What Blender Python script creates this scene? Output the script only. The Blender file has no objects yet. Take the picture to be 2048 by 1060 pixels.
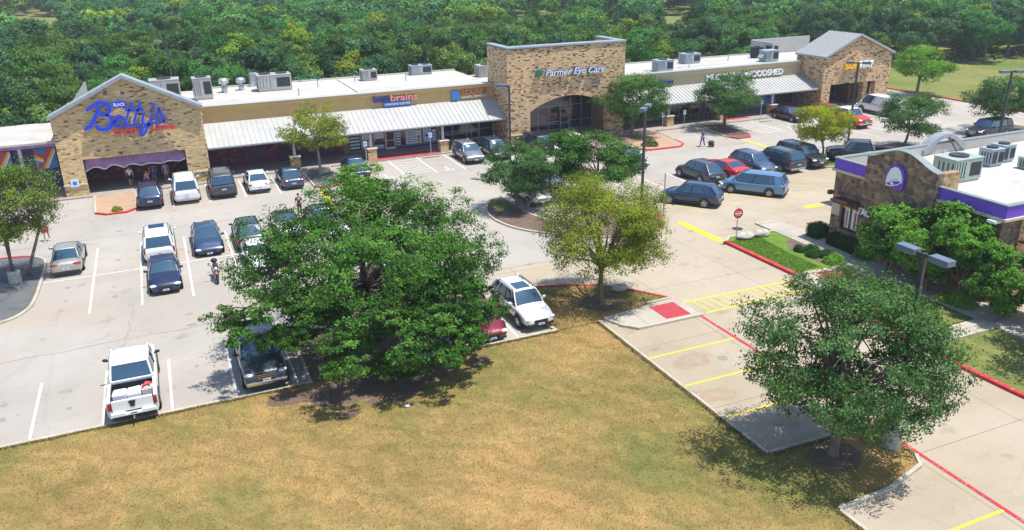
import bpy, math, random
import numpy as np
from mathutils import Vector, Matrix
R = math.radians
scene = bpy.context.scene
COL = scene.collection

# ------------------------------------------------------------------ camera
PITCH, ROLL, YAW, CAM_H = 0.370297604, -0.019083609, 0.402924918, 18.5
fwd = Vector((math.sin(YAW)*math.cos(PITCH), math.cos(YAW)*math.cos(PITCH), -math.sin(PITCH)))
rg0 = fwd.cross(Vector((0, 0, 1))).normalized()
up0 = rg0.cross(fwd)
rgt = rg0*math.cos(ROLL)+up0*math.sin(ROLL)
upv = up0*math.cos(ROLL)-rg0*math.sin(ROLL)
cd = bpy.data.cameras.new('camera'); cam = bpy.data.objects.new('camera', cd); COL.objects.link(cam)
cd.sensor_width = 36; cd.lens = 1620.65/2048*36; cd.clip_start = 0.1; cd.clip_end = 3000
m = Matrix((rgt, upv, -fwd)).transposed().to_4x4(); m.translation = Vector((0, 0, CAM_H)); cam.matrix_world = m
scene.camera = cam
# ------------------------------------------------------------------ sky, sun, exposure
SUN = Vector((.24, -.18, .95)).normalized()
w = bpy.data.worlds.new('World'); scene.world = w; w.use_nodes = True
nt = w.node_tree; bg = nt.nodes['Background']
sky = nt.nodes.new('ShaderNodeTexSky'); sky.sky_type = 'NISHITA'; sky.sun_disc = False
sky.sun_elevation = math.asin(SUN.z); sky.sun_rotation = math.atan2(SUN.x, SUN.y)
sky.air_density = 1.0; sky.dust_density = 0.6
nt.links.new(sky.outputs[0], bg.inputs[0]); bg.inputs[1].default_value = 0.15
ld = bpy.data.lights.new('sun', 'SUN'); ld.energy = 4.6; ld.angle = R(0.5); ld.color = (1, .955, .88)
lo = bpy.data.objects.new('sun', ld); COL.objects.link(lo); lo.rotation_euler = SUN.to_track_quat('Z', 'Y').to_euler(); lo.location = (0, 0, 60)
vs = scene.view_settings; vs.view_transform = 'Standard'; vs.look = 'None'; vs.gamma = 1; vs.exposure = 0.5
scene.render.resolution_x = 1024; scene.render.resolution_y = 530

# ------------------------------------------------------------------ materials
MATS = {}
def nodes(name):
    mt = bpy.data.materials.new(name); mt.use_nodes = True
    t = mt.node_tree; return mt, t, t.nodes['Principled BSDF']
def N(t, kind, **kw):
    n = t.nodes.new(kind)
    for k, v in kw.items():
        if k.startswith('i_'): n.inputs[int(k[2:])].default_value = v
        else: setattr(n, k, v)
    return n
def ramp(t, stops, interp='LINEAR'):
    n = t.nodes.new('ShaderNodeValToRGB'); cr = n.color_ramp; cr.interpolation = interp
    while len(cr.elements) < len(stops): cr.elements.new(.5)
    for e, (p, c) in zip(cr.elements, stops):
        e.position = p; e.color = (*c, 1) if len(c) == 3 else c
    return n
def coord(t, scale=(1, 1, 1), kind='Object'):
    tc = t.nodes.new('ShaderNodeTexCoord'); mp = t.nodes.new('ShaderNodeMapping'); mp.inputs['Scale'].default_value = scale
    t.links.new(tc.outputs[kind], mp.inputs[0]); return mp.outputs[0]
def mixc(t, f, a, b, mode='MIX'):
    n = t.nodes.new('ShaderNodeMix'); n.data_type = 'RGBA'; n.blend_type = mode
    for s, v in ((0, f), (6, a), (7, b)):
        if hasattr(v, 'links') or hasattr(v, 'is_linked'): t.links.new(v, n.inputs[s])
        else: n.inputs[s].default_value = (*v, 1) if isinstance(v, tuple) and len(v) == 3 else v
    return n.outputs[2]
def noise(t, vec, scale, detail=4, rough=.6, out=0):
    n = t.nodes.new('ShaderNodeTexNoise'); n.inputs['Scale'].default_value = scale; n.inputs['Detail'].default_value = detail
    n.inputs['Roughness'].default_value = rough; t.links.new(vec, n.inputs['Vector']); return n.outputs[out]
def bump(t, b, h, strength=.3, dist=.05):
    n = t.nodes.new('ShaderNodeBump'); n.inputs['Strength'].default_value = strength; n.inputs['Distance'].default_value = dist
    t.links.new(h, n.inputs['Height']); t.links.new(n.outputs[0], b.inputs['Normal'])
def M(name, col, rough=.6, metal=0, coat=0, var=.12, vs_=3.0, spec=.5, emit=None):
    if name in MATS: return MATS[name]
    mt, t, b = nodes(name)
    b.inputs['Roughness'].default_value = rough; b.inputs['Metallic'].default_value = metal
    b.inputs['Coat Weight'].default_value = coat; b.inputs['Coat Roughness'].default_value = .04
    b.inputs['Specular IOR Level'].default_value = spec
    if var:
        f = noise(t, coord(t), vs_, 4)
        lo_ = tuple(c*(1-var) for c in col); hi = tuple(min(1, c*(1+var)) for c in col)
        r = ramp(t, [(.3, lo_), (.7, hi)]); t.links.new(f, r.inputs[0]); t.links.new(r.outputs[0], b.inputs['Base Color'])
    else: b.inputs['Base Color'].default_value = (*col, 1)
    if emit: b.inputs['Emission Color'].default_value = (*emit, 1); b.inputs['Emission Strength'].default_value = 1
    MATS[name] = mt; return mt
def paint(name, col, metal=.25):
    if name in MATS: return MATS[name]
    mt, t, b = nodes(name)
    b.inputs['Base Color'].default_value = (*col, 1); b.inputs['Roughness'].default_value = .35
    b.inputs['Metallic'].default_value = metal; b.inputs['Coat Weight'].default_value = .8; b.inputs['Coat Roughness'].default_value = .05
    f = noise(t, coord(t), 1.6, 5)                                   # road dust on the paint
    r = ramp(t, [(.35, (.28, .28, .28)), (.75, (.5, .5, .5))]); t.links.new(f, r.inputs[0]); t.links.new(r.outputs[0], b.inputs['Roughness'])
    MATS[name] = mt; return mt
def glassy(name, col=(.015, .022, .03), rough=.06):
    return M(name, col, rough, 0, 0, 0, spec=.9)

def stone(name, stops, sx=2.4, sz=5.5, mortar=(.50, .40, .26), dist=.5):
    mt, t, b = nodes(name)
    tc = t.nodes.new('ShaderNodeTexCoord'); sp = t.nodes.new('ShaderNodeSeparateXYZ'); t.links.new(tc.outputs['Object'], sp.inputs[0])
    ad = N(t, 'ShaderNodeMath', operation='ADD'); t.links.new(sp.outputs[0], ad.inputs[0]); t.links.new(sp.outputs[1], ad.inputs[1])
    cb = t.nodes.new('ShaderNodeCombineXYZ')
    a = N(t, 'ShaderNodeMath', operation='MULTIPLY'); a.inputs[1].default_value = sx; t.links.new(ad.outputs[0], a.inputs[0])
    c = N(t, 'ShaderNodeMath', operation='MULTIPLY'); c.inputs[1].default_value = sz; t.links.new(sp.outputs[2], c.inputs[0])
    t.links.new(a.outputs[0], cb.inputs[0]); t.links.new(c.outputs[0], cb.inputs[1])
    v = N(t, 'ShaderNodeTexVoronoi', feature='F1', distance='CHEBYCHEV'); v.voronoi_dimensions = '2D'; v.inputs['Scale'].default_value = 1; v.inputs['Randomness'].default_value = .8
    t.links.new(cb.outputs[0], v.inputs['Vector'])
    s2 = t.nodes.new('ShaderNodeSeparateColor'); t.links.new(v.outputs['Color'], s2.inputs[0])
    r = ramp(t, stops, 'CONSTANT'); t.links.new(s2.outputs[0], r.inputs[0])
    er = ramp(t, [(.40, (0, 0, 0)), (.56, (.6, .6, .6))]); t.links.new(v.outputs['Distance'], er.inputs[0])
    nz = noise(t, tc.outputs['Object'], 9, 4)
    nr = ramp(t, [(.25, (.72, .72, .72)), (.75, (1.12, 1.12, 1.12))]); t.links.new(nz, nr.inputs[0])
    e2 = N(t, 'ShaderNodeMath', operation='MULTIPLY'); e2.inputs[1].default_value = .75; t.links.new(er.outputs[0], e2.inputs[0])
    c1 = mixc(t, e2.outputs[0], r.outputs[0], mortar)
    c2 = mixc(t, 1.0, c1, nr.outputs[0], 'MULTIPLY')
    t.links.new(c2, b.inputs['Base Color']); b.inputs['Roughness'].default_value = .9
    iv = N(t, 'ShaderNodeMath', operation='SUBTRACT'); iv.inputs[0].default_value = 1; t.links.new(er.outputs[0], iv.inputs[1])
    ad2 = N(t, 'ShaderNodeMath', operation='ADD'); t.links.new(iv.outputs[0], ad2.inputs[0]); t.links.new(s2.outputs[1], ad2.inputs[1])
    bump(t, b, ad2.outputs[0], .5, .03)
    return mt
TAN = [(0, (.66, .47, .23)), (.3, (.57, .41, .20)), (.5, (.72, .54, .29)), (.70, (.54, .35, .15)), (.88, (.16, .08, .05)), (.94, (.32, .18, .10)), (.96, (.68, .50, .27))]
TANR = [(0, (.64, .44, .23)), (.28, (.54, .36, .19)), (.46, (.68, .49, .28)), (.62, (.50, .29, .15)), (.74, (.14, .06, .04)), (.86, (.30, .13, .08)), (.93, (.62, .44, .25))]
MATS['lime'] = stone('limestone_wall', TAN, 3.1, 8.6)
MATS['limer'] = stone('limestone_wall_reddish', TANR, 3.1, 7.8)
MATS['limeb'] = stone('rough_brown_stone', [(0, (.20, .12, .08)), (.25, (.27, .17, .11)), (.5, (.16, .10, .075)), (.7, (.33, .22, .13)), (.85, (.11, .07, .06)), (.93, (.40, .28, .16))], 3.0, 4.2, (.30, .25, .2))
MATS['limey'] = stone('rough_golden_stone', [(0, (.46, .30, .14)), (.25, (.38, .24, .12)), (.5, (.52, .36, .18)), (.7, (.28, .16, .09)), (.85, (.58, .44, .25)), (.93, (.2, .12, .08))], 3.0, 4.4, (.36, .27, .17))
MATS['plum'] = stone('dark_patterned_wall', [(0, (.15, .04, .10)), (.4, (.27, .06, .07)), (.7, (.08, .045, .17)), (.88, (.38, .11, .08))], 3.0, 4.5, (.08, .04, .13))
STAIN = {}
def ground_mat(name, c0, c1, stain, crack=0., rough=.9, s=.12, joints=None, th=.5, jc=(.2, .16, .12)):
    mt, t, b = nodes(name)
    v = coord(t)
    r1 = ramp(t, [(.3, c0), (.7, c1)]); t.links.new(noise(t, v, s, 6, .65), r1.inputs[0])
    r2 = ramp(t, [(th, (0, 0, 0)), (.78 if th == .5 else th+.05, (1, 1, 1))]); t.links.new(noise(t, coord(t, (.55, 1.3, 1)), s*.9, 7, .7), r2.inputs[0])
    f2 = N(t, 'ShaderNodeMath', operation='MULTIPLY'); f2.inputs[1].default_value = .75; t.links.new(r2.outputs[0], f2.inputs[0])
    c = mixc(t, f2.outputs[0], r1.outputs[0], stain)
    r3 = ramp(t, [(.3, (.84, .84, .84)), (.7, (1.12, 1.12, 1.12))]); t.links.new(noise(t, v, 14, 6, .75), r3.inputs[0])
    c = mixc(t, 1.0, c, r3.outputs[0], 'MULTIPLY')
    rs = ramp(t, [(.60, (1, 1, 1)), (.70, (.62, .60, .58))]); t.links.new(noise(t, v, .75, 5, .6), rs.inputs[0])   # oil drips and tyre scuffs
    c = mixc(t, .6, c, rs.outputs[0], 'MULTIPLY')
    if crack:
        vo = N(t, 'ShaderNodeTexVoronoi', feature='DISTANCE_TO_EDGE'); vo.inputs['Scale'].default_value = .16
        nv = noise(t, v, .6, 4, .6, 1); mv = mixc(t, .25, v, nv, 'ADD'); t.links.new(mv, vo.inputs['Vector'])
        rc = ramp(t, [(0, (1, 1, 1)), (.012, (0, 0, 0))]); t.links.new(vo.outputs[0], rc.inputs[0])
        k = N(t, 'ShaderNodeMath', operation='MULTIPLY'); k.inputs[1].default_value = crack; t.links.new(rc.outputs[0], k.inputs[0])
        c = mixc(t, k.outputs[0], c, (.14, .12, .10))
    if joints:
        br = N(t, 'ShaderNodeTexBrick', offset=0.0); br.inputs['Scale'].default_value = 1; br.inputs['Brick Width'].default_value = joints; br.inputs['Row Height'].default_value = joints
        br.inputs['Mortar Size'].default_value = .022; br.inputs['Mortar Smooth'].default_value = .3; t.links.new(v, br.inputs['Vector'])
        c = mixc(t, br.outputs['Fac'], c, jc)
    t.links.new(c, b.inputs['Base Color']); b.inputs['Roughness'].default_value = rough
    bump(t, b, noise(t, v, 30, 4), .25, .02); MATS[name] = mt; return mt
ground_mat('asphalt', (.305, .278, .243), (.40, .368, .328), (.35, .265, .185), .10)
ground_mat('concrete', (.325, .27, .195), (.41, .355, .27), (.29, .215, .14), .10, joints=6.1)
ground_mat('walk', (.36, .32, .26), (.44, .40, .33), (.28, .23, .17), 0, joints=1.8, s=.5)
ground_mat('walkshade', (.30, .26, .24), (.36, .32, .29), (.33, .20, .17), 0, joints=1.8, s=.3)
ground_mat('kerb', (.40, .36, .29), (.48, .43, .35), (.26, .21, .15), 0, s=.7)
ground_mat('redpaint', (.42, .022, .035), (.54, .035, .05), (.40, .20, .15), 0, s=5, th=.57)
ground_mat('redpad', (.34, .03, .045), (.42, .05, .06), (.33, .15, .12), 0, s=4, th=.60)
ground_mat('whitepaint', (.62, .61, .58), (.72, .71, .68), (.42, .39, .35), 0, s=5, th=.58)
ground_mat('yellowpaint', (.60, .47, .03), (.70, .56, .05), (.42, .35, .18), 0, s=5, th=.56)
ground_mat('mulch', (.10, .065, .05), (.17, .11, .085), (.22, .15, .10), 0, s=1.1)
ground_mat('gravel', (.36, .235, .15), (.44, .30, .20), (.34, .21, .14), 0, s=1.5)
ground_mat('darkgravel', (.085, .09, .10), (.13, .135, .14), (.16, .13, .10), 0, s=1.0)
ground_mat('roofwhite', (.42, .40, .365), (.51, .49, .455), (.33, .285, .235), 0, s=.3, rough=.75, joints=3.05, jc=(.36, .33, .29))
def grass_mat(name, dry, mid, green, dirt, s=.11, gpos=.55):
    mt, t, b = nodes(name); v = coord(t)
    r1 = ramp(t, [(.34, mid), (.50, dry), (.66, tuple(min(1, q*1.18) for q in dry))]); t.links.new(noise(t, v, s*2.2, 8, .7), r1.inputs[0])
    r2 = ramp(t, [(gpos-.09, (0, 0, 0)), (gpos+.12, (1, 1, 1))]); t.links.new(noise(t, coord(t, (1, .6, 1)), s*1.1, 6, .68), r2.inputs[0])
    c = mixc(t, r2.outputs[0], r1.outputs[0], green)
    r4 = ramp(t, [(.60, (0, 0, 0)), (.76, (1, 1, 1))]); t.links.new(noise(t, v, s*3.1, 7, .75), r4.inputs[0])
    c = mixc(t, r4.outputs[0], c, dirt)
    r3 = ramp(t, [(.25, (.62, .62, .62)), (.75, (1.34, 1.34, 1.34))]); t.links.new(noise(t, v, 7, 8, .85), r3.inputs[0])
    c = mixc(t, 1.0, c, r3.outputs[0], 'MULTIPLY')
    wv = N(t, 'ShaderNodeTexWave', wave_type='BANDS', bands_direction='DIAGONAL'); wv.inputs['Scale'].default_value = .34; wv.inputs['Distortion'].default_value = 9; wv.inputs['Detail'].default_value = 5; wv.inputs['Detail Scale'].default_value = 2
    t.links.new(v, wv.inputs['Vector']); rw = ramp(t, [(.25, (.86, .89, .84)), (.75, (1.08, 1.07, 1.04))]); t.links.new(wv.outputs[0], rw.inputs[0])
    c = mixc(t, .8, c, rw.outputs[0], 'MULTIPLY')
    t.links.new(c, b.inputs['Base Color']); b.inputs['Roughness'].default_value = 1; b.inputs['Specular IOR Level'].default_value = .1
    bump(t, b, noise(t, v, 22, 5, .8), .7, .06); MATS[name] = mt; return mt
grass_mat('drylawn', (.345, .222, .09), (.255, .172, .064), (.165, .165, .05), (.20, .11, .058), gpos=.505)
grass_mat('greenlawn', (.10, .19, .03), (.08, .16, .025), (.13, .22, .035), (.15, .16, .05), .5, .4)
grass_mat('field', (.24, .215, .08), (.17, .18, .055), (.12, .165, .04), (.20, .15, .08), .03, .48)
def leaf_mat(name, a, b_, c, trans=.3, objvar=0.):
    mt, t, b = nodes(name)
    at = N(t, 'ShaderNodeAttribute', attribute_name='tint')
    r = ramp(t, [(.1, a), (.5, b_), (.9, c)]); t.links.new(at.outputs['Fac'], r.inputs[0]); col = r.outputs[0]
    if objvar:
        oi = t.nodes.new('ShaderNodeObjectInfo'); hs = t.nodes.new('ShaderNodeHueSaturation')
        mr = N(t, 'ShaderNodeMapRange'); mr.inputs['To Min'].default_value = .5-objvar*.04; mr.inputs['To Max'].default_value = .5+objvar*.045
        t.links.new(oi.outputs['Random'], mr.inputs['Value']); t.links.new(mr.outputs[0], hs.inputs['Hue'])
        m2 = N(t, 'ShaderNodeMapRange'); m2.inputs['To Min'].default_value = 1+objvar*.3; m2.inputs['To Max'].default_value = 1-objvar*.35
        fr = N(t, 'ShaderNodeMath', operation='FRACT'); k = N(t, 'ShaderNodeMath', operation='MULTIPLY'); k.inputs[1].default_value = 7.3
        t.links.new(oi.outputs['Random'], k.inputs[0]); t.links.new(k.outputs[0], fr.inputs[0]); t.links.new(fr.outputs[0], m2.inputs['Value']); t.links.new(m2.outputs[0], hs.inputs['Value'])
        t.links.new(col, hs.inputs['Color']); col = hs.outputs[0]
    out = t.nodes['Material Output']; df = t.nodes.new('ShaderNodeBsdfDiffuse'); tr = t.nodes.new('ShaderNodeBsdfTranslucent'); mx = t.nodes.new('ShaderNodeMixShader')
    mx.inputs[0].default_value = trans
    t.links.new(col, df.inputs[0]); t.links.new(mixc(t, .5, col, (.20, .30, .03)), tr.inputs[0])
    t.links.new(df.outputs[0], mx.inputs[1]); t.links.new(tr.outputs[0], mx.inputs[2]); t.links.new(mx.outputs[0], out.inputs[0])
    t.nodes.remove(b); MATS[name] = mt; return mt
leaf_mat('leaf_oak', (.018, .060, .014), (.052, .140, .026), (.16, .33, .055), .18)
leaf_mat('leaf_oak_bluish', (.028, .075, .026), (.068, .155, .050), (.155, .29, .095))
leaf_mat('leaf_olive', (.11, .155, .022), (.20, .25, .028), (.33, .37, .045))
leaf_mat('leaf_ever', (.04, .12, .02), (.10, .25, .035), (.20, .42, .06))
leaf_mat('leaf_yellow', (.20, .24, .02), (.32, .36, .02), (.46, .46, .02))
leaf_mat('leaf_bright', (.09, .21, .03), (.16, .35, .04), (.24, .46, .06))
leaf_mat('leaf_wood_green', (.025, .072, .024), (.080, .185, .044), (.19, .35, .09), .25, 1)
leaf_mat('leaf_wood_dark', (.018, .055, .028), (.050, .130, .055), (.12, .25, .095), .2, .8)
leaf_mat('leaf_wood_yellow', (.14, .20, .025), (.23, .32, .035), (.34, .42, .045), .25, .6)
leaf_mat('leaf_hedge', (.02, .06, .015), (.035, .10, .02), (.06, .15, .03))
M('bark', (.16, .12, .095), .95, var=.4, vs_=9); M('barkpale', (.30, .25, .21), .95, var=.3, vs_=9)

# ------------------------------------------------------------------ object helpers
def tagp(o, label=None, cat=None, group=None, kind=None):
    if label: o['label'] = label
    if cat: o['category'] = cat
    if group: o['group'] = group
    if kind: o['kind'] = kind
    return o
def empty(name, loc, rz=0, label=None, cat=None, group=None):
    o = bpy.data.objects.new(name, None); COL.objects.link(o); o.location = loc; o.rotation_euler = (0, 0, rz)
    o.empty_display_size = .3; return tagp(o, label, cat, group)
class MB:
    def __init__(s): s.v = []; s.f = []; s.m = []
    def add(s, vs, fs, mi=0):
        k = len(s.v); s.v += [tuple(p) for p in vs]; s.f += [tuple(i+k for i in f) for f in fs]; s.m += [mi]*len(fs); return s
    def box(s, x0, x1, y0, y1, z0, z1, mi=0):
        return s.add([(x0, y0, z0), (x1, y0, z0), (x1, y1, z0), (x0, y1, z0), (x0, y0, z1), (x1, y0, z1), (x1, y1, z1), (x0, y1, z1)],
                     [(0, 3, 2, 1), (4, 5, 6, 7), (0, 1, 5, 4), (1, 2, 6, 5), (2, 3, 7, 6), (3, 0, 4, 7)], mi)
    def cbox(s, c, d, rz=0, mi=0):
        cx, cy, cz = c; a, b_, h = d[0]/2, d[1]/2, d[2]/2; cs, sn = math.cos(rz), math.sin(rz)
        pts = [(x, y, z) for z in (-h, h) for x, y in ((-a, -b_), (a, -b_), (a, b_), (-a, b_))]
        return s.add([(cx+x*cs-y*sn, cy+x*sn+y*cs, cz+z) for x, y, z in pts], [(0, 3, 2, 1), (4, 5, 6, 7), (0, 1, 5, 4), (1, 2, 6, 5), (2, 3, 7, 6), (3, 0, 4, 7)], mi)
    def prism(s, poly, z0, z1, mi=0):
        n = len(poly)
        return s.add([(x, y, z0) for x, y in poly]+[(x, y, z1) for x, y in poly], [tuple(range(n-1, -1, -1)), tuple(range(n, 2*n))]+[(i, (i+1) % n, n+(i+1) % n, n+i) for i in range(n)], mi)
    def ext(s, prof, axis, a, b_, mi=0):
        """extrude a closed 2-D profile along an axis ('x': profile (y,z); 'y': profile (x,z))"""
        n = len(prof); P = (lambda t, p: (t, p[0], p[1])) if axis == 'x' else (lambda t, p: (p[0], t, p[1]))
        return s.add([P(a, p) for p in prof]+[P(b_, p) for p in prof], [tuple(range(n)), tuple(range(2*n-1, n-1, -1))]+[(i, n+i, n+(i+1) % n, (i+1) % n) for i in range(n)], mi)
    def tube(s, pts, rad, n=8, mi=0, cap=True):
        P = [Vector(p) for p in pts]; rr = rad if hasattr(rad, '__len__') else [rad]*len(P); vs_ = []; fs = []
        ref = Vector((0, 0, 1)) if abs((P[1]-P[0]).normalized().z) < .9 else Vector((1, 0, 0))
        for i, p in enumerate(P):
            d = (P[min(i+1, len(P)-1)]-P[max(i-1, 0)]).normalized(); a = d.cross(ref)
            if a.length < 1e-4: a = d.orthogonal()
            a.normalize(); b_ = d.cross(a)
            for k in range(n):
                th = 2*math.pi*k/n; vs_.append(p+(a*math.cos(th)+b_*math.sin(th))*rr[i])
        for i in range(len(P)-1):
            for k in range(n): fs.append((i*n+k, i*n+(k+1) % n, (i+1)*n+(k+1) % n, (i+1)*n+k))
        if cap: fs += [tuple(range(n-1, -1, -1)), tuple(range((len(P)-1)*n, len(P)*n))]
        return s.add(vs_, fs, mi)
    def lathe(s, prof, c, axis='z', n=16, mi=0):
        vs_ = []; fs = []
        for r_, h in prof:
            for k in range(n):
                th = 2*math.pi*k/n; a, b_ = r_*math.cos(th), r_*math.sin(th)
                p = (a, b_, h) if axis == 'z' else ((h, a, b_) if axis == 'x' else (a, h, b_)); vs_.append((c[0]+p[0], c[1]+p[1], c[2]+p[2]))
        for i in range(len(prof)-1):
            for k in range(n): fs.append((i*n+k, i*n+(k+1) % n, (i+1)*n+(k+1) % n, (i+1)*n+k))
        fs += [tuple(range(n-1, -1, -1)), tuple(range((len(prof)-1)*n, len(prof)*n))]
        return s.add(vs_, fs, mi)
    def ell(s, c, r_, n=10, m_=6, mi=0):
        return s.lathe([(max(.001, math.sin(math.pi*i/m_))*1, -math.cos(math.pi*i/m_)) for i in range(m_+1)], (0, 0, 0), n=n, mi=mi)._scale_last(n*(m_+1), c, r_)
    def _scale_last(s, k, c, r_):
        for i in range(len(s.v)-k, len(s.v)):
            x, y, z = s.v[i]; s.v[i] = (c[0]+x*r_[0], c[1]+y*r_[1], c[2]+z*r_[2])
        return s
    def build(s, name, mats, parent=None, smooth=False, bevel=0, sub=0, loc=None, label=None, cat=None, group=None, kind=None):
        me = bpy.data.meshes.new(name); me.from_pydata(s.v, [], s.f)
        if not isinstance(mats, (list, tuple)): mats = [mats]
        for q in mats: me.materials.append(MATS[q] if isinstance(q, str) else q)
        if len(mats) > 1: me.polygons.foreach_set('material_index', s.m)
        if smooth: me.polygons.foreach_set('use_smooth', [True]*len(me.polygons))
        me.update(); o = bpy.data.objects.new(name, me); COL.objects.link(o)
        if parent: o.parent = parent
        if loc: o.location = loc
        if bevel:
            b_ = o.modifiers.new('b', 'BEVEL'); b_.width = bevel; b_.segments = 2; b_.limit_method = 'ANGLE'; b_.angle_limit = R(35)
        if sub: q = o.modifiers.new('s', 'SUBSURF'); q.levels = sub; q.render_levels = sub
        return tagp(o, label, cat, group, kind)
def text_mesh(name, s, x0, x1, zb, y, mat, parent, h=None, depth=.1, face='S', shear=0, italic=False, bold=.0, label=None):
    """lettering as solid letters: fits between x0..x1 on a wall; h = capital height"""
    c = bpy.data.curves.new(name, 'FONT'); c.body = s; c.extrude = depth/2; c.shear = shear; c.offset = bold; c.resolution_u = 3
    o = bpy.data.objects.new(name, c); COL.objects.link(o); dg = bpy.context.evaluated_depsgraph_get(); dg.update()
    me = bpy.data.meshes.new_from_object(o.evaluated_get(dg)); bpy.data.objects.remove(o)
    n = len(me.vertices); a = np.empty(n*3); me.vertices.foreach_get('co', a); a = a.reshape(-1, 3)
    w0, w1 = a[:, 0].min(), a[:, 0].max(); sx = (x1-x0)/(w1-w0) if face == 'S' else (x0-x1)/(w1-w0); sz = (h/.7) if h else abs(sx)
    X = (a[:, 0]-w0)*abs(sx); Z = a[:, 1]*sz; D = a[:, 2]
    b_ = np.stack([x0+X, y-D, zb+Z], 1) if face == 'S' else np.stack([y-D, x0-X, zb+Z], 1)
    me.vertices.foreach_set('co', b_.ravel()); me.materials.clear(); me.materials.append(MATS[mat] if isinstance(mat, str) else mat); me.update()
    o = bpy.data.objects.new(name, me); COL.objects.link(o)
    if parent: o.parent = parent; 
    return tagp(o, label)
def sheet(name, poly, z, mat, kind='structure', thick=0):
    mb = MB()
    if thick: mb.prism(poly, z-thick, z)
    else: mb.add([(x, y, z) for x, y in poly], [tuple(range(len(poly)))])
    return mb.build(name, mat, kind=kind)
def strip(mb, p, q, wd, z):
    d = Vector((q[0]-p[0], q[1]-p[1])).normalized(); n = Vector((-d.y, d.x))*wd/2
    mb.add([(p[0]-n.x, p[1]-n.y, z), (q[0]-n.x, q[1]-n.y, z), (q[0]+n.x, q[1]+n.y, z), (p[0]+n.x, p[1]+n.y, z)], [(0, 1, 2, 3)])
def smoothline(pts, k=6):
    out = []; P = [Vector(p) for p in pts]
    for i in range(len(P)-1):
        a = P[max(i-1, 0)]; b_ = P[i]; c = P[i+1]; d = P[min(i+2, len(P)-1)]
        for j in range(k):
            t = j/k; out.append(.5*((2*b_)+(c-a)*t+(2*a-5*b_+4*c-d)*t*t+(3*b_-a-3*c+d)*t**3))
    return [tuple(p) for p in out]+[tuple(P[-1])]
def kerb(pts, mat='kerb', wd=.18, z0=-.05, z1=.13, name='kerb', closed=False):
    P = [Vector(p) for p in pts]; L = []; Rr = []; n = len(P)
    for i in range(n):
        if closed: a, b_ = P[i-1], P[(i+1) % n]
        else: a, b_ = P[max(i-1, 0)], P[min(i+1, n-1)]
        d = (b_-a).normalized(); nn = Vector((-d.y, d.x))*wd/2; L.append(P[i]+nn); Rr.append(P[i]-nn)
    mb = MB()
    vs_ = [(p.x, p.y, z) for p in L for z in (z0, z1)]+[(p.x, p.y, z) for p in Rr for z in (z0, z1)]; fs = []
    for i in range(n if closed else n-1):
        a, b_ = 2*i, 2*((i+1) % n); c, d = a+2*n, b_+2*n
        fs += [(a, a+1, b_+1, b_), (c, d, d+1, c+1), (a+1, c+1, d+1, b_+1)]
    if not closed: fs += [(0, 2*n, 2*n+1, 1), (2*n-2, 2*n-1, 4*n-1, 4*n-2)]
    mb.add(vs_, fs); return mb.build(name, mat, kind='structure', bevel=.025)
# ================================================================== ground
def grid_sheet(name, x0, x1, y0, y1, nx, ny, z, mat, amp=.05, seed=1, clip=None):
    return None
sheet('terrain', [(-900, -120), (1200, -120), (1200, 1500), (-900, 1500)], -.06, 'field')
sheet('parking_lot', [(-60, 33.8), (91.3, 33.8), (91.3, 101), (60, 101), (60, 93), (-60, 93)], 0, 'asphalt')
sheet('road', [(91.3, 2), (91.3, 101), (60, 101), (60, 33), (58, 2)], .002, 'asphalt')
sheet('concrete_paving', [(19.4, -12), (75, -12), (75, 53.3), (31, 53.3), (28.5, 50), (26.5, 45.6), (22.4, 43.6), (16.6, 43.2), (16.6, 33.9), (19.4, 33.9)], .006, 'concrete')
LAWN = [(-60, 33.95), (16.9, 34.0), (19.45, 34.0), (19.45, 20.65), (24.7, 20.6), (24.72, 18.2), (24.2, 17.6), (22, 17.05), (19.45, 17.0), (19.45, -12), (-60, -12)]
sheet('lawn', LAWN, .06, 'drylawn')
ISL = [(16.9, 34.0), (16.65, 36.5), (16.6, 39.2), (17.2, 39.75), (18.2, 39.7), (19.5, 39.35), (20.8, 38.85), (21.9, 38.2), (22.7, 37.45), (23.4, 36.6), (24.0, 35.8), (24.5, 34.95), (22.9, 34.85), (19.8, 34.35), (19.45, 34.0)]
sheet('lawn_island', ISL, .09, 'drylawn')
sheet('mulch_toned_patch', [(20.72+1.25*math.cos(a/14*6.28)*(1+.15*math.sin(a*2.1)), 36.2+1.2*math.sin(a/14*6.28)*(1+.1*math.cos(a*3))) for a in range(14)], .096, 'mulch')
sheet('mulch_toned_patch', [(21.7+1.1*math.cos(a/16*6.28)*(1+.12*math.sin(a*2.1)), 19.5+.9*math.sin(a/16*6.28)*(1+.1*math.cos(a*3))) for a in range(16)], .07, 'mulch')  # dirt below the lower right tree, its shade put into the dark tone
kerb([(-60, 34.05), (-20, 34.05), (4.2, 34.05)]); kerb([(9.5, 34.05), (16.9, 34.07)])
kerb([(16.95, 34.0), (16.62, 36.5), (16.55, 39.2), (17.2, 39.8)])
kerb(smoothline([(17.2, 39.8), (18.2, 39.78), (19.5, 39.42), (20.8, 38.9), (21.9, 38.25), (22.7, 37.5), (23.4, 36.65), (24.0, 35.85), (24.6, 34.95)], 3), 'redpaint', .17, z1=.14)
kerb([(19.5, 34.1), (19.5, 20.72)], wd=.16); kerb([(19.58, 20.72), (24.72, 20.62)], wd=.16); kerb([(24.62, 18.3), (24.2, 17.7), (22, 17.1), (19.5, 17.0)], wd=.16); kerb([(19.5, 16.9), (19.5, -10)], wd=.16)
sheet('lawn_island', [(4.35, 34.0), (4.35, 39.0), (4.9, 39.55), (8.9, 39.55), (9.4, 39.0), (9.4, 34.0)], .08, 'mulch')
kerb([(4.3, 34.0), (4.3, 39.0), (4.9, 39.62), (8.9, 39.62), (9.45, 39.0), (9.45, 34.0)])
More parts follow.
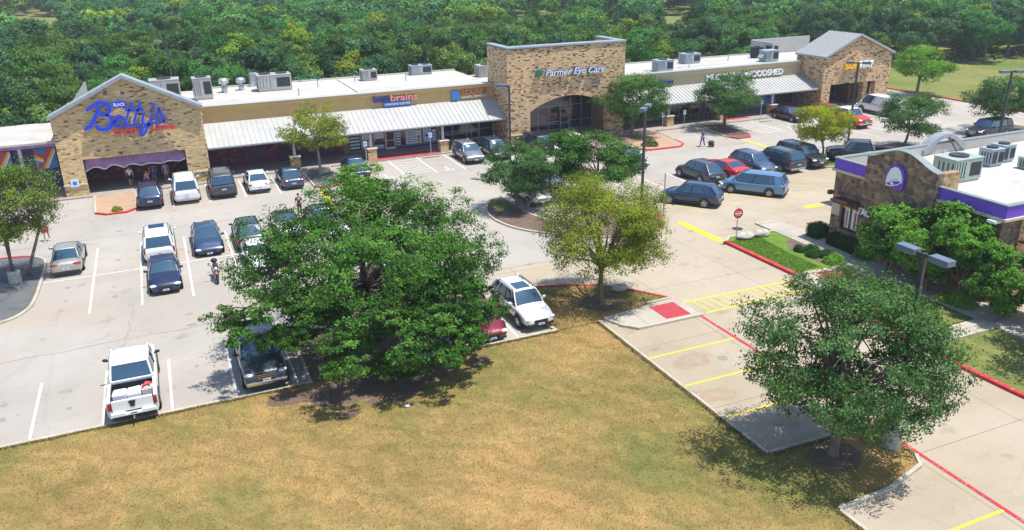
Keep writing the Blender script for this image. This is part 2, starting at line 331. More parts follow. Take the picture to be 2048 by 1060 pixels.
# the oak's shadow on the lawn, painted in as dark mulch-coloured patches
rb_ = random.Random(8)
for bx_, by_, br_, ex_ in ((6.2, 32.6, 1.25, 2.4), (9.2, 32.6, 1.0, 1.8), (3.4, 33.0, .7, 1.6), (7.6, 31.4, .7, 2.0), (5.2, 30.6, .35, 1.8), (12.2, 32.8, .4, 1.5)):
    k_ = len(bpy.data.objects); sheet('oak_shadow_patch', [(bx_+br_*ex_*(.75+.4*rb_.random())*math.cos(q/22*6.283), min(33.92, by_+br_*(.75+.4*rb_.random())*math.sin(q/22*6.283))) for q in range(22)], .0635+.0004*(k_ % 7), 'mulch')
# sidewalk ramp with red pad
sheet('sidewalk', [(19.8, 34.3), (23.1, 34.8), (24.6, 34.9), (24.85, 34.3), (24.8, 32.5), (20.8, 32.4), (20.3, 33.1)], .10, 'walk', thick=.12)
sheet('sidewalk', [(22.8, 34.42), (24.38, 34.45), (24.36, 32.68), (22.82, 32.72)], .106, 'redpad')
kerb([(20.2, 33.2), (20.9, 32.42), (24.9, 32.4)], wd=.14, z1=.15); kerb([(22.95, 34.9), (24.6, 34.98)], wd=.14, z1=.17)
# left island (grey gravel) at the end of the double row
IA = smoothline([(-16, 47.4), (-13, 47.5), (-10.0, 48.0), (-8.9, 49.1), (-8.55, 51), (-8.5, 55), (-8.55, 57.6), (-9.2, 58.9), (-10.6, 59.5), (-13, 59.6), (-16, 59.4)], 4)
sheet('gravel_island', IA, .08, 'darkgravel'); kerb(IA[:-10]); kerb(IA[-12:], 'redpaint', z1=.135)
# islands along the shop fronts
def island(poly, mat, red=None, z=.08, name='planting_bed'):
    sheet(name, poly, z, mat); kerb(poly, closed=True)
    if red: kerb(red, 'redpaint', .21, z1=.137)
island([(-6.3, 73.35), (-3.1, 73.35), (-3.1, 68.2), (-3.8, 67.4), (-5.2, 67.4), (-6.0, 68.2)], 'gravel', [(-6.0, 68.1), (-5.2, 67.36), (-3.8, 67.36), (-3.1, 68.1)])
island([(10.75, 74.2), (13.4, 74.2), (13.0, 68.2), (12.3, 67.4), (11.5, 67.4), (10.9, 68.2)], 'darkgravel', [(10.95, 68.1), (11.5, 67.36), (12.3, 67.36), (13.0, 68.1)])
island([(42.2, 73.4), (48.4, 73.4), (47.6, 67.2), (46.6, 66.2), (43.2, 66.3), (42.2, 67.4)], 'gravel', [(42.2, 67.3), (43.2, 66.26), (46.6, 66.16), (47.6, 67.1), (47.9, 69)])
island([(54.2, 73.4), (56.8, 73.4), (56.4, 68), (55.4, 66.5), (53.9, 66.4), (53.3, 67.6)], 'mulch', [(53.3, 67.7), (53.9, 66.36), (55.4, 66.46), (56.3, 67.8)])
IC = smoothline([(23.9, 58.0), (22.9, 57.6), (21.9, 56.2), (21.3, 54.4), (21.2, 52.4), (21.8, 50.2), (23.1, 48.4), (25, 46.6), (27.3, 45.4), (30.2, 45.6), (32.0, 47.2), (32.6, 49.5), (31.5, 51.5), (27.5, 51.2), (25.2, 50.2), (24.1, 52.5), (24.0, 55)], 3)
sheet('lawn_island', IC, .08, 'mulch'); kerb(IC, closed=True); kerb([p for p in IC if p[0] > 26.5 and p[1] < 50], 'redpaint', .22, z1=.14)
sheet('lawn_island', [(22.4, 56.5), (23.2, 57.4), (23.7, 57.2), (23.6, 54.6), (22.2, 54.4)], .086, 'field')
island([(11.0, 58.8), (13.2, 58.8), (13.6, 57.8), (13.6, 49), (13.0, 47.8), (11.2, 47.8), (10.9, 49), (10.9, 58)], 'mulch')
island([(53.2, 57.6), (57.6, 57.6), (58.0, 55.8), (57.2, 52.6), (55.2, 52.4), (53.0, 53.6)], 'greenlawn')
island([(62.6, 57.5), (66.4, 57.5), (66.8, 55.5), (66, 53.2), (63.2, 53.2), (62.2, 55)], 'mulch')
island([(78, 59.5), (83.5, 59.5), (83.8, 56.5), (83, 54.6), (78.2, 54.6), (77.4, 57)], 'mulch')
# restaurant side: lawn, planting bed, walks, red kerb
sheet('lawn_island', [(33.15, 41.2), (33.9, 41.9), (37.4, 41.6), (37.45, 34.5), (36.7, 34.6), (33.35, 34.75)], .10, 'greenlawn')
sheet('planting_bed', [(36.6, 39.4), (37.38, 40.0), (37.40, 34.6), (36.4, 34.7), (35.9, 35.6), (36.1, 36.8), (35.9, 38.2)], .108, 'mulch')
sheet('sidewalk', [(37.45, 43.6), (39.2, 43.6), (39.6, 39.2), (39.6, 15), (37.3, 15), (37.45, 34.5)], .11, 'walk', thick=.12)
sheet('sidewalk', [(33.2, 34.75), (37.46, 34.5), (37.46, 32.4), (33.0, 32.4)], .10, 'walk', thick=.12)
sheet('sidewalk', [(34.5, 34.42), (36.6, 34.2), (36.6, 32.75), (34.5, 32.85)], .106, 'redpad')
sheet('lawn_island', [(32.3, 31.9), (37.3, 31.9), (37.3, 25.9), (35.2, 25.9), (32.3, 25.9)], .09, 'field')
sheet('sidewalk', [(32.3, 25.8), (37.4, 25.8), (37.4, 24.6), (32.3, 24.6)], .095, 'walk', thick=.1)
sheet('lawn_island', [(32.3, 24.5), (37.3, 24.5), (37.3, 8), (32.6, 8)], .09, 'field')
kerb([(33.0, 41.1), (33.15, 41.3), (33.2, 38), (33.25, 34.8)], 'redpaint', .3, z1=.18); kerb([(33.3, 41.4), (34, 42.0), (37.5, 41.7)])
kerb([(33.3, 34.7), (37.4, 34.55)]); kerb([(33.2, 32.4), (32.25, 31.9), (32.2, 24), (32.3, 20), (32.7, 14)], 'redpaint', .26, z1=.16)
# field beyond the right-hand road
sheet('grass_field', [(91.3, 20), (200, 20), (200, 104), (91.3, 104)], .05, 'field'); kerb([(91.3, 20), (91.3, 104)], 'redpaint', .3, z1=.15)
# ------------------------------------------------------------------ painted markings
wm, ym, rm = MB(), MB(), MB()
for x in (-9.93, -7.2, -4.43, -1.67, 1.05, 3.75, 12.2, 14.9): strip(wm, (x, 34.35), (x, 39.5), .11, .012)
for x in (-5.54, -2.81, -.03, 2.76, 5.5, 8.25): strip(wm, (x, 47.4), (x, 59.1), .11, .012)
strip(wm, (-8.3, 53.63), (10.9, 53.63), .10, .016)
for x in (-.36, 2.42, 5.22, 7.98, 15.8, 27.3, 30.1, 32.9, 35.7, 38.4, 41.1, 58.0, 60.8, 66.6, 69.4, 72.2, 75, 77.8): strip(wm, (x, 67.4), (x, 73.35), .11, .012)
for x in (18.95, 21.8, 24.5): strip(wm, (x, 67.8), (x, 74.25), .11, .012)
for k in range(7): strip(wm, (19.0, 68.2+k*.85), (21.75, 68.8+k*.85), .10, .016)
for k in range(7): strip(wm, (58.0, 67.2+k*.75), (60.8, 68.0+k*.75), .10, .016)
def wheelchair(mb, x, y, s=1.0):
    strip(mb, (x-.35*s, y), (x+.35*s, y), .12, .014); strip(mb, (x-.1*s, y), (x-.1*s, y+.8*s), .12, .016)
    pts = [(x-.1*s+.45*s*math.cos(a), y-.1*s+.38*s*math.sin(a)) for a in [R(q) for q in range(150, 400, 30)]]
    for p, q in zip(pts, pts[1:]): strip(mb, p, q, .1, .018)
    mb.add([(x-.1*s+.14*s*math.cos(a*1.05), y+.95*s+.14*s*math.sin(a*1.05), .02) for a in range(6)], [(0, 1, 2, 3, 4, 5)])
for x, y in ((17.4, 68.2), (23.2, 68.4), (62.2, 67.6), (56.9, 69)): wheelchair(wm, x, y)
for x in (34.0, 36.9, 39.67, 42.5, 45.3, 48.1, 50.9): strip(wm, (x, 53.9), (x, 58.3), .11, .012)
for k in range(6): strip(wm, (61+k*3, 60.5), (60.8+k*3, 65), .1, .012)
for x in range(70, 90, 3): strip(wm, (x, 58.5), (x+.8, 62), .1, .012)
for k in range(11): strip(ym, (33.4+3.05*k, 51.9), (36.6+3.05*k, 47.9), .11, .014)
for y in (29.45, 26.5, 23.6, 14.6, 11.7): strip(ym, (19.62, y), (24.72, y+.02), .12, .014)
strip(ym, (32.95, 46.3), (33.1, 41.6), .62, .014); strip(ym, (11.25, 67.0), (11.15, 62.2), .5, .014); strip(ym, (54.1, 66.2), (53.9, 60.4), .4, .014)
strip(ym, (43.3, 45.1), (45.0, 45.1), .6, .014); strip(ym, (-11.4, 47.0), (-11.2, 44.5), .6, .014)
strip(ym, (24.95, 34.3), (32.6, 34.22), .14, .014); strip(ym, (25.3, 32.62), (32.9, 32.75), .14, .014)
for k in range(14): strip(ym, (25.45+k*.52, 34.2), (25.6+k*.52, 32.72), .09, .018)
strip(rm, (24.78, 34.8), (24.88, 20.6), .16, .022); strip(rm, (24.88, 20.6), (24.6, 8), .16, .022)
wm.build('white_markings', 'whitepaint', kind='structure'); ym.build('yellow_markings', 'yellowpaint', kind='structure'); rm.build('red_lane_line', 'redpaint', kind='structure')

# oil drips, patches and sealed cracks
ground_mat('oilstain', (.22, .20, .178), (.27, .25, .225), (.31, .285, .255), 0, s=4, th=.5); ground_mat('soilstain', (.30, .22, .15), (.34, .26, .18), (.37, .31, .24), 0, s=2, th=.5)
rs_ = random.Random(12); ob_, sb_ = MB(), MB()
def blob(mb, x, y, r_, z, e=1.):
    n = 14; mb.add([(x+r_*(.6+.55*rs_.random())*math.cos(k/n*6.283)*e, y+r_*(.6+.55*rs_.random())*math.sin(k/n*6.283), z) for k in range(n)], [tuple(range(n))])
for x in (-8.5, -5.8, -3.1, -.3, 2.4, 13.5): 
    for y in (36.4, 38.4): blob(ob_, x+rs_.uniform(-.4, .4), y+rs_.uniform(-.6, .6), rs_.uniform(.10, .30), .008)
for x in (-6.9, -4.2, -1.4, 1.4, 4.1, 6.8):
    for y in (50.0, 51.6, 56.2): blob(ob_, x+rs_.uniform(-.4, .4), y+rs_.uniform(-.6, .6), rs_.uniform(.10, .28), .008)
for x in (20.2, 22.9, 25.8, 62.1, 65): blob(ob_, x, 70.5, .2, .008)
for y in (28, 25, 22): blob(ob_, 22+rs_.uniform(-1, 1), y, rs_.uniform(.15, .3), .011); blob(sb_, 21+rs_.uniform(-1, 1), y+.3, rs_.uniform(.4, .8), .010, 1.6)
for k in range(9): blob(ob_, rs_.uniform(-8, 30), rs_.choice((43.5, 62.5))+rs_.uniform(-1.5, 1.5), rs_.uniform(.1, .22), .008, 1.5)
ob_.build('oil_stains', 'oilstain', kind='structure'); sb_.build('soil_stains', 'soilstain', kind='structure')
ck = MB()
for a, b_ in (((-12, 42.6), (24, 43.6)), ((-12, 61.4), (20, 62.2)), ((9.8, 40.5), (10.4, 66)), ((26, 64.2), (60, 64.8)), ((-4, 40.0), (-3.2, 47)), ((28, 40.5), (29, 52))):
    n = 26; p = (a[0], a[1])
    for k in range(1, n+1): q = (a[0]+(b_[0]-a[0])*k/n+rs_.uniform(-.12, .12), a[1]+(b_[1]-a[1])*k/n+rs_.uniform(-.12, .12)); strip(ck, p, q, rs_.uniform(.015, .05), .0095); p = q
ck.build('sealed_cracks', 'oilstain', kind='structure')
# ================================================================== strip mall
M('metalwhite', (.40, .40, .39), .5, .05, var=.07, vs_=.8); M('metalgrey', (.33, .36, .40), .4, .35, var=.1); M('capgrey', (.36, .37, .37), .5, .2, var=.1)
M('stuccotan', (.56, .37, .155), .9, var=.06, vs_=1.2); M('stuccobeige', (.48, .40, .24), .9, var=.06, vs_=1.2); M('stuccobrown', (.30, .20, .11), .9)
M('soffit', (.20, .13, .20), .9, var=.1); M('frame', (.42, .42, .46), .4, .5, var=0); M('darkframe', (.05, .045, .05), .5, .3, var=0); M('postwhite', (.5, .52, .6), .5, var=.05)
glassy('shopglass', (.018, .02, .045), .05); M('poster', (.60, .74, .88), .6, var=.1, vs_=1.5); M('posterblue', (.06, .18, .62), .6, var=.25, vs_=2); M('posterpale', (.80, .84, .88), .6, var=.08)
M('posterred', (.55, .06, .05), .6, var=.2); M('pinkwall', (.62, .30, .34), .8, var=.1); M('doorbrown', (.10, .035, .03), .6, var=.3); M('navy', (.03, .05, .28), .6, var=.1)
M('bannerplum', (.30, .17, .32), .85, var=.25, vs_=1.2); M('bannerwhite', (.75, .68, .78), .8, var=.1); M('stonecap', (.58, .50, .38), .9, var=.12)
M('signblue', (.004, .045, .66), .4, var=0); M('signred', (.62, .03, .06), .4, var=0); M('signpink', (.80, .30, .32), .4, var=0); M('signwhite', (.84, .85, .87), .4, var=0); M('signsoftblue', (.03, .20, .60), .4, var=0)
M('signyellow', (.85, .50, .01), .4, var=0); M('signgreen', (.02, .14, .08), .4, var=0); M('signnavy', (.02, .05, .25), .4, var=0); M('signlightblue', (.62, .74, .90), .4, var=0); M('signbrown', (.40, .14, .05), .5, var=0)
mall = empty('strip_mall', (30, 75, 0), 0, 'long single storey stone and stucco shopping strip with three stone towers and white metal awnings', 'shopping centre')
def P(mb, name, mats, **k):
    o = mb.build(name, mats, **k); o.parent = mall; o.location = (-30, -75, 0); return o
def C(mb, name, mats, par, **k):
    o = mb.build(name, mats, **k); o.parent = par; return o
# sidewalk under the awnings
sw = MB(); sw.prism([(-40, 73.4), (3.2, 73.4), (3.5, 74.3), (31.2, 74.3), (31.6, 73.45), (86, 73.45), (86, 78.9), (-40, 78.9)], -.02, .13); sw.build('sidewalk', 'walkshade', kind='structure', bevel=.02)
for a, b_ in ((17.2, 24.3), (57.8, 62)): sheet('sidewalk', [(a, 74.36), (b_, 74.36), (b_-1, 75.9), (a+1, 75.9)], .136, 'redpad')
# main block with roof
mb = MB(); mb.box(3.2, 31.9, 78.6, 90.8, 0, 5.60).box(44.6, 72.2, 78.6, 88.2, 0, 5.1).box(-40, -8.5, 78.6, 84.2, 0, 4.3).box(-8.3, 3.1, 78.6, 90.8, 0, 5.55).box(31.95, 44.5, 78.9, 88.2, 0, 5.3).box(72.3, 82.2, 79.0, 88.2, 0, 5.0)
P(mb, 'wall', 'stuccotan')
mb = MB(); mb.box(3.3, 31.8, 78.9, 90.7, 5.61, 5.66).box(44.7, 72.1, 78.9, 88.1, 5.11, 5.16).box(-8.2, 3.2, 75.9, 90.7, 5.56, 5.59).box(32, 44.4, 79.5, 88.1, 5.31, 5.34)
mb.box(72.4, 82.1, 79.25, 88.1, 5.01, 5.05); roof = P(mb, 'roof', 'roofwhite')
mb = MB()
for x0, x1, y1, zt in ((3.2, 31.9, 90.8, 5.78), (44.6, 72.2, 88.2, 5.28)):
    mb.box(x0, x1, y1-.22, y1+.04, zt-.7, zt+.02)
mb.box(18.0, 18.2, 79, 90.5, 5.665, 5.75); mb.box(52, 64, 82.2, 82.3, 5.165, 5.20)
C(mb, 'roof_edge', 'roofwhite', roof)
# fascias with cornice
def fascia(x0, x1, zb, zt, mat, cap):
    mb = MB(); mb.box(x0, x1, 78.2, 78.6, zb, zt); f = P(mb, 'fascia', mat)
    mb = MB(); mb.ext([(78.2, zt-.42), (78.02, zt-.30), (77.94, zt-.02), (77.94, zt+.04), (78.85, zt+.04), (78.85, zt-.02), (78.3, zt-.1)], 'x', x0, x1); C(mb, 'cornice', mat, f)
    mb = MB(); mb.box(x0, x1, 77.88, 78.92, zt+.043, zt+.10); C(mb, 'coping', cap, f, bevel=.01)
    mb = MB(); mb.box(x0, x1, 78.13, 78.197, zb-.02, zb+.12); C(mb, 'flashing', 'metalwhite', f)
fascia(3.15, 31.6, 4.2, 5.83, 'stuccotan', 'metalwhite'); fascia(44.9, 71.85, 3.7, 5.38, 'stuccobeige', 'capgrey')
def awning(x0, x1, zf, zt):
    mb = MB(); y0, y1 = 74.65, 78.18
    mb.ext([(y0, zf), (y0, zf-.16), (y0+.15, zf-.20), (y1, zf-.05), (y1, zt), (y1-.05, zt)], 'x', x0, x1)
    a = P(mb, 'awning', ['metalwhite'])
    mb = MB(); n = int((x1-x0)/.46); dy, dz = y1-y0, zt-zf
    for i in range(n+1):
        x = x0+.03+(x1-x0-.06)*i/n
        mb.add([(x-.02, y0, zf+.002), (x+.02, y0, zf+.002), (x+.02, y1-.03, zt+.002), (x-.02, y1-.03, zt+.002), (x-.014, y0, zf+.06), (x+.014, y0, zf+.06), (x+.014, y1-.03, zt+.06), (x-.014, y1-.03, zt+.06)],
               [(0, 1, 5, 4), (3, 7, 6, 2), (0, 4, 7, 3), (1, 2, 6, 5), (4, 5, 6, 7)])
    C(mb, 'standing_seam', 'metalwhite', a); mb = MB(); mb.box(x0, x1, y0-.10, y0-.003, zf-.14, zf+.005); C(mb, 'gutter', 'capgrey', a, bevel=.02)
    mb = MB(); mb.box(x0+.02, x1-.02, y0+.17, 78.55, zf-.245, zf-.215); C(mb, 'soffit', 'soffit', a)
awning(3.12, 31.6, 2.86, 4.36); awning(44.9, 71.85, 2.62, 3.84)
def pillar(x):
    mb = MB(); mb.box(x-.42, x+.42, 74.58, 75.38, .13, 1.18); p = P(mb, 'pillar', 'lime')
    mb = MB(); mb.box(x-.5, x+.5, 74.5, 75.46, 1.183, 1.29); C(mb, 'stone_cap', 'stonecap', p, bevel=.015)
    mb = MB(); mb.box(x-.11, x+.11, 74.95, 75.17, 1.293, 2.62 if x < 40 else 2.38); C(mb, 'post', 'postwhite', p)
for x in (10.5, 17.65, 24.85, 51.05, 58.15, 65.3): pillar(x)
# shop front windows: (x0, x1, style)
def shopwin(x0, x1, z0=.35, z1=2.75, glass='shopglass', bars=(), mull=2.0, y=78.45, fr='frame'):
    mb = MB(); mb.box(x0, x1, y, y+.12, z0, z1); g = P(mb, 'window', glass)
    mb = MB(); n = max(1, round((x1-x0)/mull)); t = .055
    for i in range(n+1):
        x = x0+(x1-x0)*i/n; mb.box(x-t/2, x+t/2, y-.07, y-.004, z0, z1)
    for z in (z0, z1, *bars): mb.box(x0-t/2, x1+t/2, y-.062, y-.006, z-t/2, z+t/2)
    C(mb, 'frame', fr, g); return g
def door(x0, x1, z1=2.3, y=78.45, mat='shopglass', fr='frame'):
    mb = MB(); mb.box(x0, x1, y-.03, y+.1, .14, z1); d = P(mb, 'door', mat); mb = MB(); t = .08
    for a, b_, c, e in ((x0, x0+t, .14, z1), (x1-t, x1, .14, z1), (x0+t, x1-t, .14, .34), (x0+t, x1-t, z1-t, z1), (x0+t, x1-t, 1.0, 1.06)): mb.box(a, b_, y-.075, y-.034, c, e)
    C(mb, 'frame', fr, d); mb = MB(); mb.tube([(x1-.18, y-.12, .9), (x1-.18, y-.12, 1.4)], .02); C(mb, 'handle', 'frame', d)
def posters(g, rects, y=78.385):
    for a, b_, c, d, m_ in rects: mb = MB(); mb.box(a, b_, y, y+.012, c, d); C(mb, 'poster', m_, g)
rng = random.Random(5)
# cantina wing right of its tower: dark patterned wall under a tied-up banner
mb = MB(); mb.box(3.2, 15.7, 78.3, 78.58, .14, 2.64); w1 = P(mb, 'painted_wall', 'plum')
mb = MB(); mb.box(3.4, 9.6, 78.0, 78.05, 1.95, 2.6); C(mb, 'banner', 'bannerplum', w1); 
mb = MB(); mb.tube(smoothline([(3.4, 77.98, 1.95), (5, 77.95, 2.02), (6.2, 77.98, 1.98), (7.5, 77.95, 2.12), (9.6, 77.98, 2.2)], 4), .045, 6); C(mb, 'banner_hem', 'bannerwhite', w1)
mb = MB(); mb.box(13.3, 15.6, 78.22, 78.29, 1.7, 2.6); C(mb, 'panel', 'pinkwall', w1)
for a, b_, c, d in ((9.9, 10.9, .9, 1.9), (6.9, 8.2, .9, 1.7)): mb = MB(); mb.box(a, b_, 78.22, 78.29, c, d); C(mb, 'panel', 'darkframe', w1)
mb = MB(); mb.box(10.9, 12.9, 78.22, 78.29, 1.9, 2.45); C(mb, 'panel', 'poster', w1)
g = shopwin(16.3, 18.7, .3, 2.6, mull=1.2); rr = []
for i in range(6): rr.append((16.42, 17.35, .5+i*.33, .70+i*.33, 'poster' if i % 2 else 'posterpale'))
rr += [(17.55, 18.1, .4, 1.2, 'poster'), (17.6, 18.55, 1.3, 2.4, 'posterpale'), (18.15, 18.6, .35, 1.1, 'posterpale')]; posters(g, rr)
g = shopwin(18.75, 19.9, .3, 2.6); posters(g, [(18.85, 19.8, 1.3, 2.5, 'posterpale'), (19.0, 19.7, .75, 1.2, 'doorbrown'), (18.85, 19.8, .35, .7, 'poster')])
door(19.98, 20.95, 2.45, mat='doorbrown', fr='signwhite')
g = shopwin(21.0, 25.3, .32, 2.6, mull=1.43); rr = [(21.08, 21.5, .45, 2.5, 'posterpale'), (22.05, 23.7, .42, 2.52, 'posterpale'), (23.83, 24.75, .45, 2.52, 'poster'), (24.83, 25.2, .45, 1.7, 'posterpale'), (24.85, 25.2, 2.0, 2.5, 'doorbrown')]; posters(g, rr)
rr = [(23.25, 23.6, 1.75, 2.4, 'posterred'), (24.1, 24.6, 1.05, 1.22, 'signnavy'), (24.1, 24.5, 2.1, 2.2, 'signnavy'), (23.28, 23.55, .5, 1.0, 'signyellow'), (23.3, 23.52, 1.02, 1.2, 'signnavy')]
rr += [(22.15, 23.15, .6+i*.24, .66+i*.24, 'signsoftblue') for i in range(7)]+[(21.12, 21.46, .6+i*.28, .72+i*.28, 'signnavy') for i in range(6)]+[(24.86, 25.16, .55+i*.24, .63+i*.24, 'signsoftblue') for i in range(4)]; posters(g, rr, 78.37)
mb = MB(); mb.box(21.0, 25.3, 78.36, 78.44, .14, .30); C(mb, 'sill', 'navy', g)
g = shopwin(25.6, 31.5, .35, 2.62, bars=(1.25,), mull=1.45); door(29.0, 29.95, 2.4)
for a, b_ in ((25.35, 25.55), (15.75, 16.2)): mb = MB(); mb.box(a, b_, 78.3, 78.6, .13, 2.65); P(mb, 'pier', 'stuccobrown')
# right-hand shops
mb = MB(); mb.box(44.7, 71.9, 78.5, 78.59, .14, 2.42); P(mb, 'painted_wall', 'soffit')
g = shopwin(45.6, 48.6, .3, 2.4, mull=1.5, bars=(1.2,)); posters(g, [(45.7, 48.5, .9, 2.2, 'poster')])
g = shopwin(49.2, 57.6, .35, 2.4, mull=1.4, bars=(1.3,)); door(50.2, 51.2, 2.2, fr='signwhite'); posters(g, [(53.6, 55.8, 1.5, 2.1, 'posterpale'), (51.5, 52.0, .4, 2.3, 'posterpale')])
g = shopwin(58.4, 64.0, .35, 2.4, mull=1.3); door(61.6, 62.5, 2.25, fr='signwhite'); posters(g, [(60.9, 61.1, .4, 2.3, 'posterpale'), (62.8, 62.95, .4, 2.3, 'posterpale')])
g = shopwin(64.3, 68.2, .3, 2.4, mull=1.3); posters(g, [(64.4, 68.1, .38, 2.32, 'posterblue')]); posters(g, [(64.9, 66.2, .8, 1.0, 'signnavy'), (66.6, 67.0, 1.6, 2.2, 'signsoftblue'), (67.2, 67.9, 1.2, 1.9, 'signnavy')], 78.37)
g = shopwin(68.9, 71.2, .5, 2.35, mull=1.2, bars=(1.2,), fr='darkframe'); mb = MB(); mb.box(49.6, 71.9, 75.1, 75.14, .14, .9)
# low railing along the right walk
rl = MB()
for i in range(9): rl.box(52.6+i*.6, 52.64+i*.6, 76.0, 76.04, .13, .95)
rl.box(52.6, 57.6, 75.99, 76.05, .95, 1.0).box(52.6, 57.6, 75.99, 76.05, .3, .34); rl.build('railing', 'darkframe', label='low dark metal railing on the walk in front of the right hand shops', cat='railing')
# ------------------------------------------------------------------ cantina tower
def wall_with_opening(outer, opening, y0, y1):
    """wall prism in x-z with a doorway cut up from the base"""
    prof = [outer[0]]+[opening[0]]+opening[1:-1]+[opening[-1]]+outer[1:]
    mb = MB(); n = len(prof); vs_ = [(x, y0, z) for x, z in prof]+[(x, y1, z) for x, z in prof]
    mb.add(vs_, [tuple(range(n)), tuple(range(2*n-1, n-1, -1))]+[(i, n+i, n+(i+1) % n, (i+1) % n) for i in range(n)]); return mb
bx0, bx1 = -8.35, 3.05
mb = wall_with_opening([(bx0, .0), (bx1, 0), (bx1, 6.55), (-2.6, 9.38), (bx0, 6.6)], [(-6.65, 0), (-6.65, 3.1), (1.25, 3.1), (1.25, 0)], 73.9, 74.5)
mb.box(bx0, bx0+.5, 74.503, 78.3, 0, 6.3).box(bx1-.5, bx1, 74.503, 78.3, 0, 6.3)
bt = P(mb, 'gable_tower', 'lime', label='left stone tower with a shallow gable')
for a, b_ in ((bx0-.06, -6.62), (1.22, bx1+.06)): mb = MB(); mb.box(a, b_, 73.80, 73.893, 1.02, 1.14); C(mb, 'stone_band', 'stonecap', bt, bevel=.01)
mb = MB()
for a, b_ in (((bx0-.15, 6.50), (-2.6, 9.42)), ((-2.6, 9.42), (bx1+.15, 6.46))):
    mb.add([(a[0], 73.45, a[1]), (b_[0], 73.45, b_[1]), (b_[0], 74.9, b_[1]), (a[0], 74.9, a[1]), (a[0], 73.45, a[1]+.30), (b_[0], 73.45, b_[1]+.30), (b_[0], 74.9, b_[1]+.30), (a[0], 74.9, a[1]+.30)],
           [(0, 3, 2, 1), (4, 5, 6, 7), (0, 1, 5, 4), (1, 2, 6, 5), (2, 3, 7, 6), (3, 0, 4, 7)])
C(mb, 'gable_roof', 'metalgrey', bt, bevel=.02)
mb = MB(); mb.box(-7.8, 2.5, 78.0, 78.3, .13, 3.4); C(mb, 'recess_wall', 'plum', bt); mb = MB(); mb.box(-7.8, 2.5, 74.55, 78.0, 3.35, 3.5); C(mb, 'recess_ceiling', 'soffit', bt)
# gathered banner in the opening
nv, mu = 40, []; mb = MB(); vsb = []
for i in range(nv+1):
    x = -6.6+7.8*i/nv
    for j in range(7):
        t = j/6; zb = 2.05+.22*abs(math.sin(i*.42))*(1+.4*math.sin(i*.17)); z = 3.08-(3.08-zb)*t
        vsb.append((x, 74.35-.10*t*math.sin(i*.9+t*2)-.12*t, z))
mb.add(vsb, [(i*7+j, (i+1)*7+j, (i+1)*7+j+1, i*7+j+1) for i in range(nv) for j in range(6)]); bn = C(mb, 'banner', 'bannerplum', bt, smooth=True); q = bn.modifiers.new('s', 'SOLIDIFY'); q.thickness = .03
mb = MB(); mb.tube([vsb[i*7+6] for i in range(nv+1)], .05, 6); C(mb, 'banner_hem', 'bannerwhite', bt)
# script sign: stroke letters
ST = {'B': [[(-5.6, 7.07), (-5.14, 7.37), (-4.68, 7.6), (-4.38, 7.64), (-4.07, 7.51), (-3.9, 7.22), (-3.98, 6.86), (-4.27, 6.65), (-4.72, 6.69)], [(-4.27, 6.65), (-3.98, 6.42), (-3.92, 6.02), (-4.12, 5.62), (-4.53, 5.45), (-4.93, 5.56), (-5.13, 5.86)], [(-4.61, 7.33), (-4.8, 6.93), (-5.11, 6.41), (-5.4, 5.97), (-5.69, 5.73), (-6.04, 5.62)]],
 'e': [[(-3.74, 6.07), (-3.32, 6.08), (-3.11, 6.29), (-3.25, 6.47), (-3.52, 6.35), (-3.76, 6.0), (-3.69, 5.67), (-3.36, 5.59), (-2.99, 5.79)]],
 't': [[(-2.17, 7.53), (-2.44, 6.95), (-2.79, 6.19), (-2.94, 5.79), (-2.82, 5.54), (-2.49, 5.69)], [(-2.8, 6.88), (-1.35, 6.8)], [(-1.5, 7.47), (-1.82, 6.85), (-2.16, 6.13), (-2.27, 5.72), (-2.09, 5.51), (-1.76, 5.67)]],
 'y': [[(-1.38, 6.62), (-1.55, 6.17), (-1.65, 5.8), (-1.47, 5.6), (-1.15, 5.71)], [(-.76, 6.47), (-1.02, 5.93), (-1.29, 5.39), (-1.64, 4.85), (-1.87, 4.73), (-1.96, 4.98), (-1.59, 5.37), (-1.08, 5.56), (-.58, 5.68)]],
 'ap': [[(-.58, 7.3), (-.6, 6.97), (-.71, 6.75)]], 's': [[(-.61, 5.75), (-.38, 6.35), (-.22, 6.85), (-.15, 6.42), (-.01, 5.98), (-.14, 5.66), (-.55, 5.63)], [(-.08, 5.65), (.16, 5.89)]]}
WID = {'B': .15, 'e': .10, 't': .10, 'y': .10, 'ap': .10, 's': .10}
mb = MB()
for k, sts in ST.items():
    for st in sts:
        L = smoothline([(x, z, 0) for x, z in st], 5); n = len(L); a = WID[k]; vv = []
        for i in range(n):
            d = (Vector(L[min(i+1, n-1)])-Vector(L[max(i-1, 0)])).normalized(); nx, nz = -d.y, d.x; wd = a*(1-.25*abs(i/n-.5)*2)
            for s_, y in ((1, 73.48), (-1, 73.48), (-1, 73.66), (1, 73.66)): vv.append((L[i][0]+nx*wd*s_, y+.002*(ord(k[0]) % 5), L[i][1]+nz*wd*s_))
        fs = [(i*4+j, (i+1)*4+j, (i+1)*4+(j+1) % 4, i*4+(j+1) % 4) for i in range(n-1) for j in range(4)]+[(3, 2, 1, 0), (4*n-4, 4*n-3, 4*n-2, 4*n-1)]
        mb.add(vv, fs)
C(mb, 'sign_lettering', 'signblue', bt, label='large blue script reading Betty\'s')
mb = MB(); mb.box(-3.65, -2.6, 73.52, 73.66, 7.15, 7.62); C(mb, 'sign_plate', 'signblue', bt); text_mesh('sign_lettering', 'BLACK', -3.55, -2.7, 7.26, 73.50, 'signwhite', bt, h=.24, depth=.03, bold=.01)
text_mesh('sign_lettering', 'TEX-MEX', -4.0, -2.08, 4.98, 73.58, 'signred', bt, h=.40, bold=.03, depth=.14); text_mesh('sign_lettering', 'CANTINA', -1.15, .83, 5.0, 73.58, 'signred', bt, h=.40, bold=.03, depth=.14)
